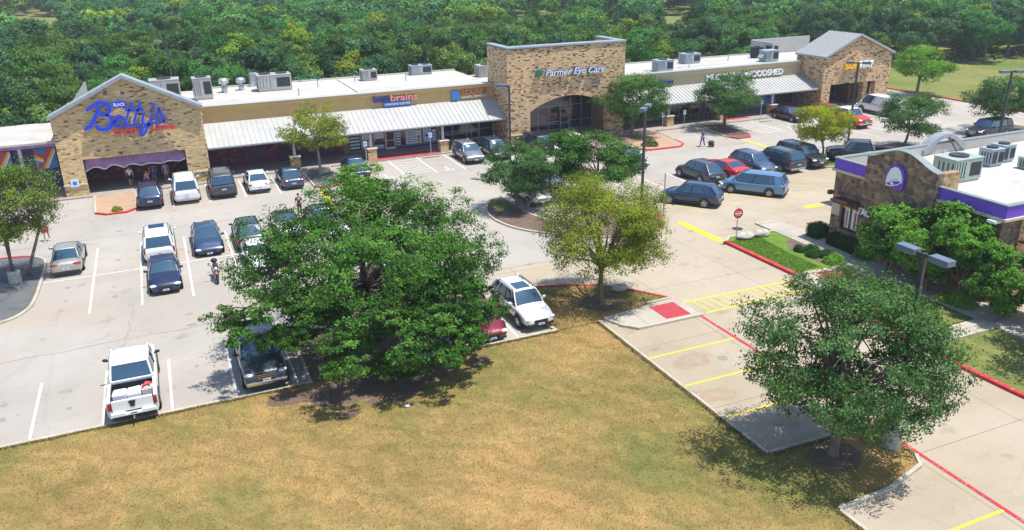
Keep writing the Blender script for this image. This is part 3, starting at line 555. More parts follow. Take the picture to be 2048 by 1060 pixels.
# left wing
mb = MB(); mb.box(-40, -8.42, 75.0, 84.4, 4.45, 4.62); P(mb, 'flat_roof', 'roofwhite'); mb = MB(); mb.box(-40, -8.42, 75.05, 75.25, 4.2, 4.445); P(mb, 'fascia', 'bannerplum')
mb = MB(); mb.box(-40, -8.42, 78.2, 78.5, .13, 4.4); wl = P(mb, 'painted_wall', M('wallindigo', (.075, .05, .17), .85, var=.3))
for j, x0 in enumerate((-10.55, -13.9)):
    c_ = ['signred', 'signyellow', 'signsoftblue', 'signpink', 'signwhite', 'signsoftblue']; z0, z1 = 1.85, 3.6; wd = 1.65
    mb = MB(); mb.box(x0, x0+wd, 77.9, 78.19, z0, z1); C(mb, 'mural', 'signsoftblue', wl)
    for i, cc in enumerate(['posterred', 'signred', 'signyellow', 'signwhite', 'signsoftblue']):
        mb = MB(); o0 = i*.23
        for half, sg in ((0, 1), (1, -1)):
            if half == 0: pp = [(x0+o0, z0), (x0+o0+.2, z0), (min(x0+wd, x0+o0+1.25), z1-.02-max(0, o0+1.25-wd)), (min(x0+wd, x0+o0+1.05), z1-.02-max(0, o0+1.05-wd)*.9)]
            else: pp = [(x0+.02, z1-.05-o0), (x0+.02, z1-.22-o0), (x0+.62-o0*.1, z1-.78-o0*.62), (x0+.72-o0*.1, z1-.64-o0*.62)]
            mb.add([(x, 77.89-.002*i, z) for x, z in pp], [(0, 1, 2, 3)])
        C(mb, 'mural_stripe', cc, wl)
for a, b_ in ((-11.4, 76), (-15.4, 76)): mb = MB(); mb.box(a, a+.25, b_, b_+.25, .13, 4.08); P(mb, 'post', 'postwhite')
# white rear parapet seen left of the gable
mb = MB(); mb.ext([(80.6, 5.55), (80.9, 5.55), (80.9, 8.4), (80.6, 8.4)], 'x', -5.9, -5.75); mb.add([(-7.6, 80.6, 6.2), (-5.9, 80.6, 6.2), (-5.9, 80.6, 8.4), (-7.6, 80.9, 6.2), (-5.9, 80.9, 6.2), (-5.9, 80.9, 8.4)], [(0, 1, 2), (3, 5, 4), (0, 2, 5, 3), (0, 3, 4, 1)]); P(mb, 'rear_parapet', 'metalwhite')
# ------------------------------------------------------------------ eye clinic tower
px0, px1 = 31.5, 44.8
arch = [(33.95, 0), (33.95, 3.28)]+[(33.95+i*(42.9-33.95)/14, 3.28+1.35*math.sin(math.pi*i/14)**.85) for i in range(1, 14)]+[(42.9, 3.28), (42.9, 0)]
mb = wall_with_opening([(px0, 0), (px1, 0), (px1, 9.55), (px0, 9.5)], arch, 74.2, 75.1)
mb.box(px0, px0+.6, 75.103, 79.4, 0, 9.48).box(px1-.6, px1, 75.103, 79.4, 0, 9.50)
pt = P(mb, 'stone_tower', 'limer', label='middle stone tower, flat topped, over an arched entrance')
mb = MB(); mb.box(px0-.07, px1+.07, 74.10, 75.2, 9.56, 9.74).box(px0-.07, px0+.68, 75.21, 79.5, 9.56, 9.73).box(px1-.68, px1+.07, 75.21, 79.5, 9.56, 9.73); C(mb, 'coping', 'metalgrey', pt, bevel=.02)
for a, b_ in ((px0-.05, 33.9), (42.95, px1+.05)): mb = MB(); mb.box(a, b_, 74.11, 74.193, 1.05, 1.17); C(mb, 'stone_band', 'stonecap', pt, bevel=.01)
mb = MB(); mb.box(33.0, 44.1, 75.12, 78.4, 4.75, 4.9).box(33.0, 33.2, 75.12, 78.4, .13, 4.7).box(43.7, 43.9, 75.12, 78.4, .13, 4.7); C(mb, 'porch_ceiling', 'stuccobrown', pt)
mb = MB(); mb.box(33.0, 44.1, 78.42, 78.6, .13, 4.75); C(mb, 'back_wall', 'stuccobrown', pt)
g = shopwin(33.95, 43.2, .35, 3.9, bars=(1.2, 2.9), mull=1.3, y=78.25); door(39.2, 40.3, 2.6, y=78.1)
posters(g, [(34.2, 35.0, 2.55-i*.27, 2.63-i*.27, 'posterpale') for i in range(7)], 78.16)
text_mesh('sign_lettering', 'Parmer Eye Care', 35.45, 42.2, 6.78, 73.98, 'signnavy', pt, h=.62, depth=.22, shear=.35, bold=.035)
text_mesh('sign_lettering', 'Parmer Eye Care', 35.47, 42.22, 6.78, 73.85, 'signlightblue', pt, h=.62, depth=.03, shear=.35, bold=.012)
mb = MB(); mb.lathe([(.001, -.1), (.35, -.1), (.42, 0), (.35, .1), (.001, .1)], (34.85, 73.98, 7.12), 'y', 14); o = C(mb, 'sign_emblem', 'signgreen', pt)
mb = MB(); mb.add([(34.35, 73.95, 6.75), (34.75, 73.95, 6.85), (35.25, 73.95, 7.45), (34.7, 73.95, 7.4), (34.35, 74.1, 6.75), (34.75, 74.1, 6.85), (35.25, 74.1, 7.45), (34.7, 74.1, 7.4)], [(0, 1, 2, 3), (7, 6, 5, 4), (0, 4, 5, 1), (1, 5, 6, 2), (2, 6, 7, 3), (3, 7, 4, 0)]); C(mb, 'sign_emblem', 'signgreen', pt)
# ------------------------------------------------------------------ sandwich shop tower
sx0, sx1, sxa = 71.9, 82.4, 76.8
mb = wall_with_opening([(sx0, 0), (sx1, 0), (sx1, 6.1), (sxa, 8.35), (sx0, 6.15)], [(73.2, 0), (73.2, 2.95), (80.3, 2.95), (80.3, 0)], 74.3, 74.9)
mb.box(sx0, sx0+.5, 74.903, 79.0, 0, 6.1).box(sx1-.5, sx1, 76.6, 79.0, 0, 6.05).box(sx1-.5, sx1, 74.903, 76.597, 3.0, 6.05).box(78.9, 79.6, 74.85, 75.6, .13, 2.94)
mb.add([(sx0+.01, 78.7, 5.2), (sx1-.01, 78.7, 5.2), (sx1-.01, 78.7, 6.0), (sxa, 78.7, 8.3), (sx0+.01, 78.7, 6.1)], [(0, 4, 3, 2, 1)])
stw = P(mb, 'gable_tower', 'limer', label='right stone tower under a grey pitched metal roof')
mb = MB()
for a, b_ in (((sx0-.18, 6.10), (sxa, 8.42)), ((sxa, 8.42), (sx1+.18, 6.02))):
    mb.add([(a[0], 74.0, a[1]), (b_[0], 74.0, b_[1]), (b_[0], 79.2, b_[1]), (a[0], 79.2, a[1]), (a[0], 74.0, a[1]+.2), (b_[0], 74.0, b_[1]+.2), (b_[0], 79.2, b_[1]+.2), (a[0], 79.2, a[1]+.2)],
           [(0, 3, 2, 1), (4, 5, 6, 7), (0, 1, 5, 4), (1, 2, 6, 5), (2, 3, 7, 6), (3, 0, 4, 7)])
gr = C(mb, 'gable_roof', 'capgrey', stw)
mb = MB()
for i in range(12):
    y = 74.03+i*.467
    for a, b_ in (((sx0-.18, 6.305), (sxa-.01, 8.625)), ((sxa+.01, 8.625), (sx1+.18, 6.225))):
        mb.add([(a[0], y-.02, a[1]), (b_[0], y-.02, b_[1]), (b_[0], y+.02, b_[1]), (a[0], y+.02, a[1]), (a[0], y-.015, a[1]+.06), (b_[0], y-.015, b_[1]+.06), (b_[0], y+.015, b_[1]+.06), (a[0], y+.015, a[1]+.06)], [(4, 5, 6, 7), (0, 1, 5, 4), (2, 3, 7, 6), (0, 4, 7, 3)])
C(mb, 'standing_seam', 'capgrey', stw)
mb = MB(); mb.box(72.5, 78.0, 78.2, 78.35, .13, 3.2); C(mb, 'back_wall', 'soffit', stw)
g = shopwin(73.0, 77.6, .2, 2.9, mull=.9, bars=(1.1,), y=78.0); posters(g, [(75.1, 75.6, 1.2, 2.7, 'poster'), (76.1, 76.5, 1.1, 2.6, 'posterpale'), (75.2, 76.6, .5, .9, 'posterblue')], 77.92)
mb = MB(); mb.box(77.7, 78.0, 75.9, 78.1, .13, 2.9); C(mb, 'partition', 'doorbrown', stw)
text_mesh('sign_lettering', 'SUB', 74.75, 76.85, 4.72, 74.05, 'signyellow', stw, h=.72, bold=.05, depth=.22); text_mesh('sign_lettering', 'WAY', 76.9, 79.25, 4.72, 74.05, 'signwhite', stw, h=.72, bold=.05, depth=.22)
# fascia signs
def sign(*a, **k): o = text_mesh(*a, **k); o.parent = mall; o.location = (-30, -75, 0); return o
sign('sign_lettering', 'best', 18.95, 20.6, 4.95, 78.0, 'signnavy', None, h=.62, bold=.03, depth=.16); sign('sign_lettering', 'brains', 20.65, 23.4, 4.95, 78.0, 'signpink', None, h=.62, bold=.012, depth=.16)
mb = MB(); mb.box(19.95, 22.7, 77.95, 78.1, 4.46, 4.84); P(mb, 'sign_plate', 'signsoftblue'); sign('sign_lettering', 'LEARNING CENTER', 20.1, 22.6, 4.56, 77.935, 'signwhite', None, h=.18, depth=.02)
sign('sign_lettering', 'SOUND', 28.0, 30.8, 4.95, 78.0, 'signbrown', None, h=.5, bold=.03, depth=.16); mb = MB(); mb.box(27.0, 27.75, 77.95, 78.1, 4.5, 5.4); P(mb, 'sign_plate', 'signsoftblue'); sign('sign_lettering', 'SCHOOL OF MUSIC', 28.0, 30.8, 4.62, 78.0, 'signwhite', None, h=.2, depth=.1)
sign('sign_lettering', 'Nutrition', 48.9, 53.5, 4.12, 78.0, 'signnavy', None, h=.6, bold=.012, depth=.14, shear=.3)
sign('sign_lettering', "MUSICIAN'S WOODSHED", 58.0, 69.05, 4.08, 78.0, 'signwhite', None, h=.68, bold=.022, depth=.16)
# ------------------------------------------------------------------ roof top plant
M('unitgrey', (.40, .40, .39), .5, .3, var=.15, vs_=2); M('unitblue', (.34, .40, .44), .5, .3, var=.15, vs_=2); M('unitgreen', (.34, .41, .37), .5, .2, var=.12, vs_=2); M('unitdark', (.03, .035, .04), .6, .2, var=.2); M('galv', (.55, .56, .56), .35, .7, var=.1)
def hvac(x, y, z, w_, d, h, mat, lab, rz=0, fans=1, hood=False, grp='air conditioning units on the shop roofs'):
    e = empty('rooftop_unit', (x, y, z), rz, lab, 'air conditioner', grp)
    mb = MB(); mb.box(-w_/2, w_/2, -d/2, d/2, .12, h).box(-w_/2-.03, w_/2+.03, -d/2-.03, d/2+.03, h+.002, h+.05).box(-w_/2+.05, w_/2-.05, -d/2+.05, d/2-.05, 0, .118); mb.build('casing', mat, e, bevel=.015)
    mb = MB()
    for s_ in (-1, 1):
        mb.box(s_*w_*.25-w_*.2, s_*w_*.25+w_*.2, -d/2-.012, -d/2-.003, h*.25, h*.85) if s_ > 0 else [mb.box(-w_*.45+i*w_*.1, -w_*.45+i*w_*.1+.03, -d/2-.03, -d/2-.004, h*.2, h*.9) for i in range(4)]
    for i in range(4): mb.box(-w_/2-.012, -w_/2-.003, -d*.4+i*d*.2, -d*.4+i*d*.2+.08, h*.2, h*.85)
    mb.build('grille', 'unitdark', e)
    for k in range(fans):
        mb = MB(); mb.lathe([(.001, h+.056), (min(w_/fans, d)*.33, h+.056), (min(w_/fans, d)*.36, h+.14), (min(w_/fans, d)*.30, h+.15), (.001, h+.10)], ((k-(fans-1)/2)*w_/fans, 0, 0), n=16); mb.build('fan', 'unitdark', e)
    if hood: mb = MB(); mb.ext([(-w_*.45, h*.4), (-w_*.5-.5, h*.4), (-w_*.45, h*.85)], 'y', -d*.3, d*.3); mb.build('hood', mat, e)
    return e
hvac(10.9, 86.6, 5.67, 3.3, 2.0, 1.55, 'unitgrey', 'large boxy grey unit on the left roof, widest of the row beside the vents', fans=2, hood=True)
hvac(21.1, 88.2, 5.67, 1.6, 1.5, 1.1, 'unitgrey', 'grey cube unit on the left roof above the learning centre sign', fans=1)
hvac(27.4, 89.6, 5.67, 2.4, 1.3, 1.0, 'unitblue', 'pale grey unit near the rear roof edge left of the middle tower', fans=2)
hvac(34.0, 86.4, 5.35, 2.0, 1.5, 1.25, 'unitgrey', 'grey unit half hidden behind the left corner of the middle stone tower')
hvac(.6, 84.0, 5.6, 2.6, 1.8, 2.2, 'unitgrey', 'tall dark grey unit rising behind the right slope of the left gable', fans=1)
hvac(3.9, 84.4, 5.67, 1.7, 1.6, 2.0, 'unitgrey', 'second dark grey unit just right of the left gable end')
hvac(53.9, 80.9, 5.17, 2.0, 1.5, 1.25, 'unitblue', 'pale blue grey unit near the front of the right roof', fans=1)
hvac(60.6, 85.2, 5.17, 2.2, 1.6, 1.15, 'unitblue', 'pale blue grey unit in the middle of the right roof', fans=1)
hvac(69.8, 81.6, 5.17, 1.9, 1.4, 1.3, 'unitblue', 'blue grey unit with a sloping hood beside the right stone tower', fans=0, hood=True)
hvac(70.6, 84.9, 5.17, 1.2, 1.0, 1.3, 'unitdark', 'left of two small dark condensers behind the right roof unit'); hvac(73.0, 84.9, 5.17, 1.2, 1.0, 1.3, 'unitdark', 'right of two small dark condensers behind the right roof unit')
def mushroom(x, y, z, lab, s=1.):
    mb = MB(); mb.lathe([(.28*s, 0), (.28*s, .55*s), (.22*s, .56*s), (.22*s, .8*s), (.46*s, .82*s), (.5*s, 1.0*s), (.42*s, 1.25*s), (.25*s, 1.32*s), (.001, 1.34*s)], (x, y, z), n=18)
    mb.build('roof_vent', 'galv', smooth=True, label=lab, cat='roof vent', group='mushroom vents on the left roof')
mushroom(6.1, 87.4, 5.67, 'galvanised mushroom vent on the left roof, nearer the gable', 1.05); mushroom(7.8, 88.0, 5.67, 'galvanised mushroom vent on the left roof, nearer the big unit', .95)
mb = MB(); mb.cbox((9.3, 90.0, 6.4), (.8, .5, 1.3), .2).cbox((9.3, 90.0, 5.75), (1.0, .7, .2), .2); mb.build('roof_vent', 'galv', label='slim upright galvanised duct beside the mushroom vents', cat='roof vent', bevel=.02)
rng = random.Random(3)
for i, (x, y, z) in enumerate([(15.2, 86.0, 5.67), (19.5, 87.8, 5.67), (24.5, 85.5, 5.67), (48, 86.2, 5.17), (49, 86.2, 5.17), (58, 81.5, 5.17), (66, 84.6, 5.17), (12.5, 81.5, 5.67)]):
    mb = MB(); mb.lathe([(.12, 0), (.06, .1), (.06, .7), (.001, .72)], (x, y, z), n=8)
    mb.build('vent_pipe', 'metalwhite', label='short white plumbing vent pipe standing on the flat shop roof', cat='vent pipe', group='plumbing vent pipes on the shop roofs')
mb = MB(); mb.box(72.5, 82.2, 88.25, 88.5, 3, 7.0); mb.box(72.5, 72.75, 84.2, 88.24, 5, 6.95); P(mb, 'rear_parapet', 'metalwhite')

# ================================================================== taco restaurant
M('purple', (.15, .06, .56), .55, var=.06); M('capgreen', (.24, .29, .27), .45, .3, var=.1); M('trellis', (.12, .055, .045), .7, var=.2)
tb = empty('restaurant', (39.6, 30, 0), 0, 'brown stone fast food restaurant with purple bands, white flat roof and a curved bell tower', 'restaurant')
def T(mb, name, mats, **k): o = mb.build(name, mats, **k); o.parent = tb; o.location = (-39.6, -30, 0); return o
mb = MB(); mb.box(39.6, 72, 27.0, 38.8, 0, 4.78); wa = T(mb, 'wall', 'limeb')
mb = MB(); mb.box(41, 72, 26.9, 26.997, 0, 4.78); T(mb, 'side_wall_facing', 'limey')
mb = MB(); mb.box(39.5, 72, 26.8, 26.9, 4.95, 5.62).box(39.5, 39.6, 26.903, 31.0, 4.95, 5.62).box(39.5, 39.6, 36.1, 38.8, 4.95, 5.62).box(39.5, 72, 38.803, 38.9, 4.95, 5.62); T(mb, 'purple_band', 'purple'); mb = MB(); mb.box(39.604, 72, 26.904, 27.06, 4.952, 5.61).box(39.604, 39.76, 27.063, 38.6, 4.952, 5.61).box(39.604, 72, 38.603, 38.798, 4.952, 5.61); T(mb, 'parapet', 'roofwhite')
mb = MB(); mb.box(39.4, 72, 26.72, 27.12, 4.782, 4.945).box(39.4, 39.82, 27.123, 38.98, 4.782, 4.945).box(39.83, 72, 38.58, 38.98, 4.782, 4.945); T(mb, 'stone_band', 'stonecap', bevel=.015)
mb = MB(); mb.box(39.44, 72, 26.74, 27.08, 5.623, 5.68).box(39.44, 39.78, 27.083, 38.58, 5.623, 5.68).box(39.44, 72, 38.583, 38.95, 5.623, 5.68); T(mb, 'coping', 'capgreen', bevel=.015)
mb = MB(); mb.box(39.83, 72, 27.2, 38.55, 4.79, 4.95); T(mb, 'roof', 'roofwhite')
# bell tower with a curved top: profile in y,z extruded along x
prof = [(31.0, 0), (36.1, 0), (36.1, 6.35)]
for i in range(0, 17):
    t = i/16; y = 35.75-t*4.4; prof.append((y, 6.42+.72*math.sin(math.pi*t)**1.3))
prof += [(31.0, 6.35)]
mb = MB(); mb.ext(prof, 'x', 39.25, 39.72); tw = T(mb, 'bell_tower', 'limeb')
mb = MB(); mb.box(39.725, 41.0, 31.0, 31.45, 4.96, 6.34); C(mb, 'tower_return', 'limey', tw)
cap = [p for p in prof[2:]]; mb = MB()
n = len(cap); vv = []
for y, z in cap:
    vv += [(39.2, y, z+.01), (39.75, y, z+.01), (39.75, y, z+.06), (39.2, y, z+.06)]
mb.add(vv, [(i*4+j, (i+1)*4+j, (i+1)*4+(j+1) % 4, i*4+(j+1) % 4) for i in range(n-1) for j in range(4)]+[(3, 2, 1, 0), (4*n-4, 4*n-3, 4*n-2, 4*n-1)]); C(mb, 'coping', 'capgreen', tw)
# bell emblem on a purple plaque (faces -X): u runs to the viewer's right (-Y)
def bel(poly, x, t, mat, nm):
    mb = MB(); cy, cz = 33.75, 5.62; pts = [(cy-u, cz+v) for u, v in poly]; n = len(pts)
    mb.add([(x, y, z) for y, z in pts]+[(x+t, y, z) for y, z in pts], [tuple(range(n)), tuple(range(2*n-1, n-1, -1))]+[(i, n+i, n+(i+1) % n, (i+1) % n) for i in range(n)]); return C(mb, nm, mat, tw)
bel([(-.62, -.55), (.5, -.78), (.66, -.62), (.70, .1), (.55, .5), (.2, .72), (-.1, .72), (-.45, .5), (-.62, .15)], 39.06, .18, 'purple', 'sign_plate')
bel([(-.58, -.42), (-.5, .05), (-.32, .42), (-.05, .6), (.2, .58), (.42, .38), (.56, .05), (.62, -.25), (.5, -.12), (.2, -.08), (-.15, -.2), (-.45, -.42)], 39.03, .025, 'signwhite', 'bell_emblem')
bel([(.02+.60*math.cos(a)*math.cos(.3)-.20*math.sin(a)*math.sin(-.3), -.36+.60*math.cos(a)*math.sin(.3)+.22*math.sin(a)*math.cos(.3)) for a in [i*.42 for i in range(15)]], 39.01, .018, 'signwhite', 'bell_emblem')
bel([(.02+.50*math.cos(a)*math.cos(.3)-.12*math.sin(a)*math.sin(-.3), -.36+.50*math.cos(a)*math.sin(.3)+.13*math.sin(a)*math.cos(.3)) for a in [i*.42 for i in range(15)]], 38.995, .013, 'purple', 'bell_emblem')
bel([(-.06+.12*math.cos(a), -.40+.09*math.sin(a)) for a in [i*.63 for i in range(10)]], 38.98, .012, 'signwhite', 'bell_emblem')
# windows with posters and trellis awnings
def tbwin(y0, y1, z0=1.2, z1=3.0):
    mb = MB(); mb.box(39.53, 39.598, y0, y1, z0, z1); g = T(mb, 'window', 'shopglass'); mb = MB()
    for y in (y0, (y0+y1)/2, y1): mb.box(39.44, 39.525, y-.05, y+.05, z0-.05, z1+.05)
    mb.box(39.45, 39.524, y0, y1, z0-.06, z0+.02).box(39.45, 39.524, y0, y1, z1-.02, z1+.06); C(mb, 'frame', 'darkframe', g); return g
g = tbwin(36.25, 37.75); mb = MB(); mb.box(39.505, 39.52, 36.45, 37.45, 1.35, 2.6); C(mb, 'poster', 'posterpale', g); mb = MB(); mb.box(39.485, 39.50, 36.55, 36.7, 1.4, 2.5).box(39.485, 39.50, 36.95, 37.1, 1.4, 2.5).box(39.485, 39.50, 37.25, 37.35, 1.4, 2.5); C(mb, 'poster', 'posterred', g); mb = MB(); mb.box(39.48, 39.515, 36.6, 37.7, 2.62, 2.9); C(mb, 'poster', 'signyellow', g)
tbwin(27.8, 30.3)
mb = MB(); mb.box(39.56, 39.597, 38.05, 38.75, 1.9, 2.9); T(mb, 'stone_facing', 'stonecap')
g = None
for y0, y1 in ((35.9, 38.0), (27.5, 30.6)):
    mb = MB(); mb.box(38.75, 38.85, y0, y1, 3.0, 3.12).box(39.45, 39.55, y0, y1, 3.0, 3.12)
    k = int((y1-y0)/.22)
    for i in range(k+1): y = y0+(y1-y0)*i/k; mb.box(38.6, 39.58, y-.035, y+.035, 3.123, 3.24)
    tr = T(mb, 'trellis_awning', 'trellis'); mb = MB()
    for y in (y0+.4, y1-.4): mb.tube([(38.85, y, 3.2), (39.58, y, 4.3)], .02)
    C(mb, 'tie_rod', 'darkframe', tr)
mb = MB(); mb.box(41, 60, 25.7, 25.8, 3.3, 3.42); [mb.box(41+i*.24, 41.08+i*.24, 25.5, 26.88, 3.423, 3.55) for i in range(80)]; T(mb, 'trellis_awning', 'trellis')
for x0 in (42.2, 47, 52): mb = MB(); mb.box(x0, x0+3.6, 26.82, 26.895, .9, 3.1); T(mb, 'window', 'shopglass')
mb = MB(); mb.box(39.3, 39.62, 38.803, 39.05, 3.2, 3.45); T(mb, 'wall_lamp', 'trellis')
mb = MB(); mb.cbox((39.35, 27.3, 4.72), (.5, .5, .14)); T(mb, 'wall_lamp', 'signwhite')
text_mesh('sign_lettering', 'TACO', 36.02, 34.6, 2.75, 38.95, 'signwhite', tw, h=.42, face='W', bold=.03, depth=.1)
text_mesh('sign_lettering', 'BELL', 34.3, 32.9, 2.75, 38.95, 'signwhite', tw, h=.42, face='W', bold=.03, depth=.1)
mb = MB(); mb.box(39.0, 39.2, 32.3, 36.0, 2.68, 2.74); C(mb, 'sign_rail', 'darkframe', tw)
# curved parapet on the far side, seen from behind
vv = []; n = 17
mb = MB(); x0, x1 = 46.9, 50.9; prof = [(x0, 4.96)]+[(x0+(x1-x0)*i/14, 5.35+.95*math.sin(math.pi*i/14)) for i in range(15)]+[(x1, 4.96)]+[(x1-.3-(x1-x0-.6)*i/14, 5.1+.95*math.sin(math.pi*i/14)) for i in range(15)]
mb.ext(prof, 'y', 38.45, 39.15); mb.box(x0+.1, x1-.1, 38.95, 39.1, 4.96, 5.5); arc = T(mb, 'arched_parapet', 'metalgrey'); mb = MB(); mb.tube([(49.1, 37.5, 4.96), (49.1, 38.5, 6.1)], .05); C(mb, 'brace', 'darkframe', arc)
hvac(43.9, 33.5, 4.96, 2.3, 1.6, 1.4, 'unitgreen', 'large pale green unit behind the bell tower of the restaurant', 0, 1, grp='air conditioning units on the restaurant roof')
hvac(48.7, 34.9, 4.96, 1.1, 1.0, 1.1, 'unitblue', 'nearer of two condensers on the restaurant roof', grp='air conditioning units on the restaurant roof'); hvac(50.3, 35.3, 4.96, 1.1, 1.0, 1.1, 'unitblue', 'farther of two condensers on the restaurant roof', grp='air conditioning units on the restaurant roof'); hvac(50.2, 33.2, 4.96, 1.3, .9, .7, 'unitgreen', 'low pale unit at the right edge of the restaurant roof', grp='air conditioning units on the restaurant roof')
# ================================================================== vehicles
paint('car_white', (.74, .75, .76), .0); paint('car_grey', (.24, .26, .29), .5); paint('car_silver', (.42, .43, .44), .6); paint('car_beige', (.42, .40, .36), .5); paint('car_navy', (.014, .026, .072), .35); paint('car_blue', (.030, .062, .13), .4)
paint('car_slate', (.055, .085, .14), .45); paint('car_darkgrey', (.05, .06, .08), .4); paint('car_black', (.012, .014, .022), .2); paint('car_red', (.62, .02, .025), .2); paint('car_maroon', (.20, .010, .028), .3); paint('car_wine', (.045, .006, .014), .3); paint('car_lightblue', (.13, .26, .42), .5); paint('car_steel', (.07, .11, .19), .5)
M('carglass', (.045, .10, .16), .05, .30, 0, 0, spec=.9); M('tyre', (.018, .018, .02), .85, var=.2); M('rim', (.50, .51, .53), .3, .8, var=.05); M('blacktrim', (.02, .02, .023), .6, var=.1); M('headlamp', (.70, .74, .78), .1, .1, coat=1, var=0); M('taillamp', (.30, .008, .018), .15, coat=1, var=0)
M('plate', (.72, .75, .80), .5, var=0); M('chrome', (.70, .70, .70), .15, 1, var=0); M('plate_mark', (.06, .08, .25), .5, var=0)
KIND = { # L, W, H, belt, hood, nose, cowl, roof front, roof rear, deck, deck z, wheelbase, tyre radius, rounded
 'sedan': (4.75, 1.82, 1.45, .94, .95, .72, 1.02, .38, -.95, -1.72, .98, 2.78, .33),
 'coupe': (4.98, 1.92, 1.42, .98, 1.00, .84, .80, .02, -.95, -1.75, 1.06, 2.95, .36),
 'ev': (4.70, 1.85, 1.50, .94, .94, .64, 1.25, .42, -1.1, -2.0, 1.02, 2.87, .35),
 'convertible': (4.6, 1.82, 1.36, .90, .92, .70, .85, .25, -.75, -1.35, .96, 2.7, .33),
 'hatch': (4.25, 1.78, 1.48, .96, .97, .74, 1.0, .40, -1.35, -1.85, 1.02, 2.6, .32),
 'crossover': (4.65, 1.86, 1.68, 1.06, 1.08, .84, 1.08, .50, -1.55, -2.10, 1.12, 2.72, .36),
 'suv': (5.05, 1.97, 1.82, 1.16, 1.18, .98, 1.22, .70, -2.05, -2.40, 1.20, 2.92, .39),
 'fullsuv': (5.25, 2.03, 1.92, 1.22, 1.26, 1.08, 1.32, .85, -2.25, -2.52, 1.24, 3.0, .40),
 'wagon': (4.82, 1.85, 1.66, 1.02, 1.04, .82, 1.06, .45, -1.62, -2.15, 1.08, 2.75, .36),
 'minivan': (5.15, 2.0, 1.74, 1.04, 1.06, .78, 1.62, .85, -2.1, -2.42, 1.10, 3.0, .34),
 'pickup': (5.85, 2.03, 1.93, 1.22, 1.26, 1.10, 1.45, .92, -.72, -.98, 1.24, 3.6, .41),
 'van': (5.7, 2.05, 2.15, 1.20, 1.20, .95, 2.05, 1.25, -2.70, -2.80, 1.22, 3.45, .36)}
CACHE = {}
def lofts(stations):
    """stations: (y, [half profile points (x,z) from top centre to bottom centre])"""
    mb = MB(); vs_ = []; nh = len(stations[0][1]); n = 2*nh-2; fs = []
    for y, hp in stations:
        vs_ += [(x, y, z) for x, z in hp]+[(-x, y, z) for x, z in hp[-2:0:-1]]
    for i in range(len(stations)-1):
        for k in range(n): fs.append((i*n+k, i*n+(k+1) % n, (i+1)*n+(k+1) % n, (i+1)*n+k))
    fs += [tuple(range(n-1, -1, -1)), tuple(range((len(stations)-1)*n, len(stations)*n))]
    return mb.add(vs_, fs)
def patch(mb, a, b_, c, d, bulge, nrm, nu=6, nv=4):
    a, b_, c, d, nn = map(Vector, (a, b_, c, d, nrm)); vs_ = []
    for i in range(nu+1):
        for j in range(nv+1):
            u, v = i/nu, j/nv; p = (a*(1-u)+b_*u)*(1-v)+(d*(1-u)+c*u)*v
            vs_.append(p+nn*bulge*(1-(2*u-1)**2)*(.6+.4*(1-(2*v-1)**2)))
    mb.add(vs_, [(i*(nv+1)+j, (i+1)*(nv+1)+j, (i+1)*(nv+1)+j+1, i*(nv+1)+j+1) for i in range(nu) for j in range(nv)])
